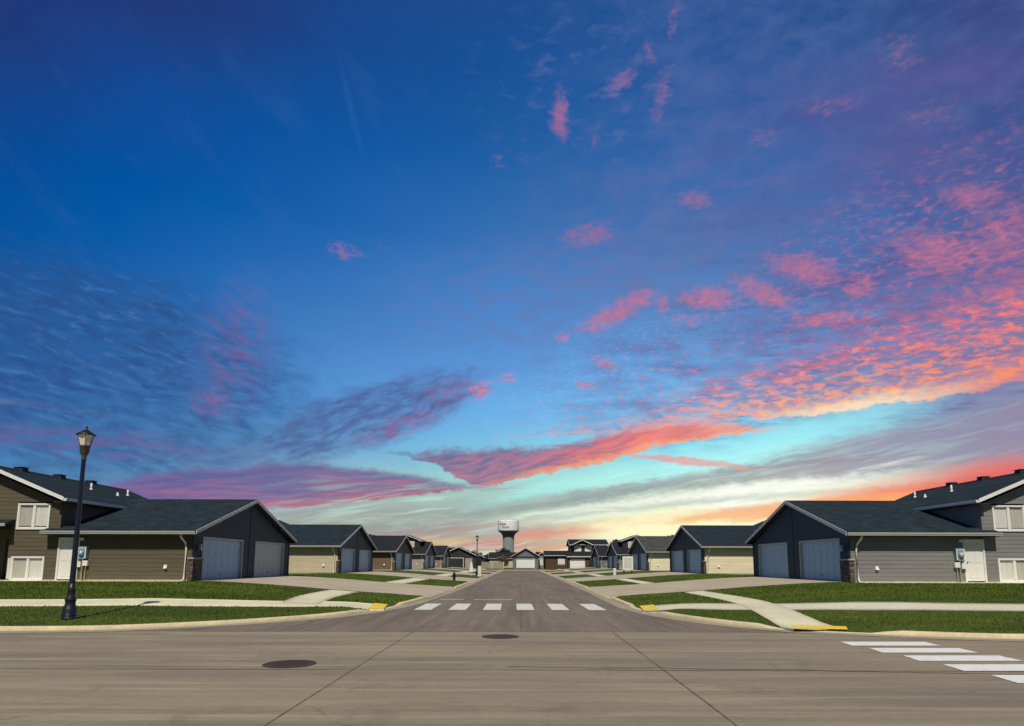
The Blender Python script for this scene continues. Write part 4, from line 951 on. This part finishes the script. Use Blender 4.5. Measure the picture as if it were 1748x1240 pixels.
H=empty('notice_board',(x,y,z-.02),'small slanted white board left of the cream cabinet','notice board')
mb=MB(); mb.hexa([(-.30,-.05,.55),(.25,-.05,.45),(.25,0,.45),(-.30,0,.55),(-.12,-.05,1.65),(.05,-.05,1.65),(.05,0,1.65),(-.12,0,1.65)]); mb.build('panel',M['sign'],H)
mb=MB(); mb.box(-.05,.0,.0,.05,0,1.5); mb.build('post',M['down'],H)
x,y=9.75,68.; z=zg(x,y)
H=empty('utility_pedestal',(x,y,z-.02),'low cream utility post on the right lawn','utility post')
mb=MB(); mb.box(-.14,.14,-.12,.12,0,.62); mb.build('housing',M['cream_enamel'],H); mb=MB(); mb.hexa([(-.17,-.15,.62),(.17,-.15,.62),(.17,.15,.62),(-.17,.15,.62),(-.1,-.08,.74),(.1,-.08,.74),(.1,.08,.74),(-.1,.08,.74)]); mb.build('cap',M['cream_enamel'],H)
x,y=11.4,69.5; z=zg(x,y)
H=empty('sign_board',(x,y,z-.02),'white upright sign board on two dark legs on the right lawn','sign')
mb=MB(); mb.box(-.56,.56,-.03,.03,.42,1.86); mb.build('frame',M['sign'],H)
mb=MB(); mb.box(-.42,.42,-.036,-.031,.62,1.70); mb.build('panel',M['signpale'],H)
for a in (-.42,.42):
    mb=MB(); mb.box(a-.06,a+.06,.035,.13,-.05,1.2); mb.build('leg',M['charcoal'],H)
# low fence, shrub and trees at the far left of the street end
def fence(x0,x1,y,h,label):
    H=empty('fence',((x0+x1)/2,y,.24),label,'fence'); a0=x0-(x0+x1)/2; a1=-a0; n=int((x1-x0)/2.4)
    mb=MB(); k=a0
    while k<a1-.02: mb.box(k,min(k+.17,a1),-.02,.0,.06,h-.04*((int(k*7))%3==0)); k+=.19
    mb.build('boards',M['wood'],H)
    for i in range(n+1):
        p=a0+(a1-a0)*i/n; mb=MB(); mb.box(p-.06,p+.06,-.10,-.022,0,h+.08); mb.build('post',M['down'],H)
fence(-10.2,-4.3,160.5,1.75,'weathered board fence between the far trees and the cream cabinet')
def tree(x,y,h,r,label,mat,z=.2,trunk=.3,n=2600,cat='tree',group=None,seed=0,leaf=.22,squash=1.):
    rg=np.random.default_rng(seed+11); H=empty('tree' if cat=='tree' else 'shrub',(x,y,z),label,cat,group)
    mb=MB(); th=h*trunk; top=h*.75; mb.tube([(0,0,-.1),(.03*h,.01,th*.6),(.0,0,th),(.02*h,0,top)],[.05*h*.6,.035*h*.6,.028*h*.6,.008*h],8)
    for i in range(9):
        a=rg.uniform(0,6.28); b=th+(top-th)*rg.uniform(0,.8); e=r*rg.uniform(.5,.85); mb.tube([(0,0,b),(e*.5*math.cos(a),e*.5*math.sin(a),b+e*.35),(e*math.cos(a),e*math.sin(a),b+e*.6)],[.015*h,.009*h,.004*h],5)
    mb.build('trunk',M['bark'],H)
    nb=26; C=[];cz=(th+h)/2; hz=(h-th)/2
    while len(C)<nb:
        p=rg.uniform(-1,1,3)
        if np.dot(p,p)<1: C.append((p[0]*r*.8,p[1]*r*.8,cz+p[2]*hz*.82))
    C=np.array(C); k=rg.integers(0,nb,n); cs=rg.uniform(.22,.42,nb)*r; dv=rg.normal(size=(n,3)); dv/=np.linalg.norm(dv,axis=1)[:,None]
    P=C[k]+dv*(cs[k]*rg.uniform(.35,1.08,n)**.5)[:,None]; P[:,2]=np.maximum(P[:,2],th*.7)
    u=rg.normal(size=(n,3)); u/=np.linalg.norm(u,axis=1)[:,None]; w=np.cross(u,rg.normal(size=(n,3))); w/=np.linalg.norm(w,axis=1)[:,None]; L=leaf*rg.uniform(.6,1.3,n)[:,None]
    V=np.stack([P-u*L,P+w*L*.5,P+u*L,P-w*L*.5],1).reshape(-1,3); F_=np.arange(4*n).reshape(n,4)
    o=np_mesh('crown',V,F_,mat); o.parent=H; return H
tree(-4.55,163,3.5,1.5,'round olive shrubby tree just left of the blue grey house',M['leafB'],z=.24,trunk=.12,seed=1,leaf=.16)
FT='dark trees beyond the end of the street'
tree(-16.5,260,5.6,2.1,'dark pointed tree right of the distant lamp post',M['leafC'],z=0,seed=2,leaf=.3,group=FT)
tree(-11.2,225,4.9,2.4,'dark round tree between the pointed tree and the water tower',M['leafC'],z=0,seed=3,leaf=.3,group=FT)
tree(-6.4,215,6.6,2.8,'broad dark tree at the foot of the water tower',M['leafC'],z=0,seed=4,leaf=.3,group=FT)
tree(-19.6,240,6.6,1.3,'slim dark tree directly behind the cream cabinet',M['leafC'],z=0,seed=5,leaf=.3,group=FT)
tree(28.5,186,9.0,2.7,'brownish dark tree between the two storey house and the right row',M['leafC'],z=0,seed=6,leaf=.35,group=FT)
tree(7.0,240,6.,2.4,'dark tree showing over the narrow pale grey house',M['leafC'],z=0,seed=8,leaf=.35,group=FT)

# manhole covers
def manhole(x,y,label,r=.37):
    H=empty('manhole_cover',(x,y,0),label,'manhole cover','manhole covers in the road')
    mb=MB(); mb.lathe([(r+.05,.0),(r+.05,.012),(r+.005,.013),(r+.005,.0)],0,0,40,sm=False,cap=False); mb.build('ring',M['iron'],H)
    mb=MB(); mb.lathe([(r,.0),(r,.011),(0.001,.0115)],0,0,40,sm=False,cap=False)
    for i in range(-6,7):
        for j in range(-6,7):
            a,b=i*.05,j*.05
            if a*a+b*b<(r-.05)**2: mb.box(a-.014,a+.014,b-.014,b+.014,.008,.0165)
    mb.build('lid',M['iron'],H)
manhole(-3.80,10.9,'nearer rusty round manhole cover left of the joint'); manhole(-.47,14.95,'farther rusty manhole cover in front of the crosswalk')
# tactile ramps
def pad(cx,cy,ang,w,dp,label,lift=.030):
    H=empty('tactile_pad',(cx,cy,0),label,'tactile pad','yellow tactile ramp pads')
    ca,sa=math.cos(ang),math.sin(ang); n=8; xs=np.linspace(-w/2,w/2,n+1); ys=np.linspace(-dp/2,dp/2,n+1); mb=MB()
    P=lambda a,b:(ca*a-sa*b,sa*a+ca*b)
    def Z(a,b): q=P(a,b); return float(zt(cx+q[0],cy+q[1])[0])+lift
    for i in range(n):
        for j in range(n):
            mb.face([(*P(a,b),Z(a,b)) for a,b in ((xs[i],ys[j]),(xs[i+1],ys[j]),(xs[i+1],ys[j+1]),(xs[i],ys[j+1]))])
    for i in range(int(w/.08)):
        for j in range(int(dp/.08)):
            a=-w/2+.05+i*.08; b=-dp/2+.05+j*.08; q=P(a,b); z=Z(a,b); mb.lathe([(.013,z-.002),(.010,z+.006)],q[0],q[1],6)
    mb.build('plate',M['yellow'],H); return H
pad(-5.22,24.0,R(97),2.2,.52,'yellow tactile pad on the left corner beside the first crosswalk bar',.034)
pad(4.58,23.5,R(84),2.1,.52,'yellow tactile pad at the right end of the white crosswalk',.034)
pad(7.42,16.40,R(-22),1.25,.42,'yellow tactile pad facing the big right hand crosswalk bars',.036)

# ------------------------------------------------------------------ water tower
H=empty('water_tower',(-11.9,600,0),'white topped water tower on a pale grey shaft beyond the street end','water tower')
mb=MB(); mb.lathe([(9.2,30.9),(9.8,31.6),(9.85,32.2),(9.85,40.2),(9.75,40.8),(9.2,41.1),(5,41.4),(0.01,41.5)],0,0,48,cap=False); mb.build('tank',M['tank'],H)
mb=MB(); mb.lathe([(5.2,25.5),(5.6,27.2),(6.9,29.2),(8.6,30.5),(9.5,31.2)],0,0,48,cap=False); mb.build('tank_cone',M['cone_shade'],H) if 'cone_shade' in M else None
M['cone_shade']=simple('shaded_blue_grey_cone',(.10,.11,.17),.6,.05,.2)  # shade beneath the tank is put into this dark cone colour
mb.build('tank_cone',M['cone_shade'],H)
mb=MB(); n=48; b=len(mb.v)
for z,r in ((0,5.9),(4,5.4),(26.2,5.3)):
    for i in range(n): a=2*math.pi*i/n; rr=r*(1 if i%2 else .955); mb.v.append((rr*math.cos(a),rr*math.sin(a),z))
for j in range(2):
    for i in range(n): i2=(i+1)%n; mb.f.append((b+j*n+i,b+j*n+i2,b+(j+1)*n+i2,b+(j+1)*n+i)); mb.mi.append(0); mb.sm.append(False)
mb.build('shaft',M['shaft'],H)
mb=MB(); mb.lathe([(9.9,41.35),(9.9,41.45)],0,0,48,cap=False,sm=False)
for i in range(32):
    a=2*math.pi*i/32; mb.tube([(9.7*math.cos(a),9.7*math.sin(a),40.),(9.9*math.cos(a),9.9*math.sin(a),41.5)],.06,4)
mb.build('railing',M['galv'],H)
def wrapped(words,size,z,a0,parent):
    cu=bpy.data.curves.new('lettering','FONT'); cu.body=words; cu.size=size; cu.extrude=.03; cu.offset=.06
    t=bpy.data.objects.new('lettering_curve',cu); COL.objects.link(t)
    dg=bpy.context.evaluated_depsgraph_get(); me=bpy.data.meshes.new_from_object(t.evaluated_get(dg)); bpy.data.objects.remove(t); bpy.data.curves.remove(cu)
    me.name='lettering'; Rr=9.9
    for v in me.vertices:
        x,y,e=v.co; a=R(-90)+a0+x/Rr; v.co=((Rr+e)*math.cos(a),(Rr+e)*math.sin(a),z+y)
    me.materials.clear(); me.materials.append(M['letters']); o=bpy.data.objects.new('lettering',me); COL.objects.link(o); o.parent=parent
wrapped('West',3.2,36.3,-.92,H); wrapped('Fargo',3.2,33.6,-.62,H)

# ------------------------------------------------------------------ grass blades along the near lawns
def scatter(n,x0,x1,y0,y1,hmin,hmax,w):
    x=RNG.uniform(x0,x1,n); y=RNG.uniform(y0,y1,n); keep=np.zeros(n,bool)
    dd=np.concatenate([curb_dist(x[i:i+8000],y[i:i+8000]) for i in range(0,n,8000)])
    # inside the blocks only
    yl=np.interp(x,CL[:,0],CL[:,1]) ; inside=np.zeros(n,bool)
    for P,s in ((CL,-1),(CR,1)):
        sel=(np.sign(x)==s); kk=np.where(sel)[0]
        if len(kk)==0: continue
        for c in range(0,len(kk),4000):
            q=kk[c:c+4000]; X=x[q][:,None]; Y=y[q][:,None]; a=P[:-1]; b=P[1:]; ab=b-a; L=(ab**2).sum(1)
            t=np.clip(((X-a[:,0])*ab[:,0]+(Y-a[:,1])*ab[:,1])/L,0,1); dx=X-a[:,0]-t*ab[:,0]; dy=Y-a[:,1]-t*ab[:,1]; j=(dx**2+dy**2).argmin(1); r=np.arange(len(q))
            cr=ab[j,0]*dy[r,j]-ab[j,1]*dx[r,j]; inside[q]=(cr>0) if s<0 else (cr<0)
    keep=inside&(dd>CURB_W+.0)
    for C,W in PATHS:
        near=(C[:,1]<y1+3)&(np.abs(C[:,0])<max(abs(x0),abs(x1))+3)
        Cn=C[near][::2]; wd=(W if np.ndim(W) else np.full(len(C),W))[near][::2]
        if len(Cn)==0: continue
        for c in range(0,n,6000):
            q=slice(c,min(n,c+6000)); d2=(x[q][:,None]-Cn[:,0])**2+(y[q][:,None]-Cn[:,1])**2; j=d2.argmin(1)
            keep[q]&=np.sqrt(d2[np.arange(len(j)),j])>wd[j]/2+.02*RNG.normal(size=len(j))+.03
    for D in DIST:
        ax=np.abs(x); fl=np.clip(1-(ax-4.33)/1.6,0,1)*.45; keep&=~((y>D+.42-fl)&(y<D+12.4+fl)&(ax<FX+.1))
        keep&=~((ax>FX-.1)&(y>D-1.0 if D==DIST[0] else y>D-.05)&(y<D+13.2))
    x=x[keep]; y=y[keep]; dd=dd[keep]; m=len(x); z=zt(x,y,dd)-.01
    h=RNG.uniform(hmin,hmax,m); a=RNG.uniform(0,math.pi,m); lx=RNG.normal(0,.35,m)*h; ly=RNG.normal(0,.35,m)*h; ww=w*RNG.uniform(.6,1.4,m)
    p0=np.stack([x-np.cos(a)*ww,y-np.sin(a)*ww,z],1); p1=np.stack([x+np.cos(a)*ww,y+np.sin(a)*ww,z],1); p2=np.stack([x+lx,y+ly,z+h],1)
    return np.stack([p0,p1,p2],1).reshape(-1,3)
V=np.concatenate([scatter(150000,-25,25,14.5,24,.03,.07,.012),scatter(90000,-25,25,22,30,.035,.08,.02),scatter(60000,-17,17,30,60,.04,.09,.035)])
o=np_mesh('grass',V,np.arange(len(V)).reshape(-1,3),M['blade'],'stuff')
tag(o,'short mown green grass along the sidewalks and kerbs','grass')
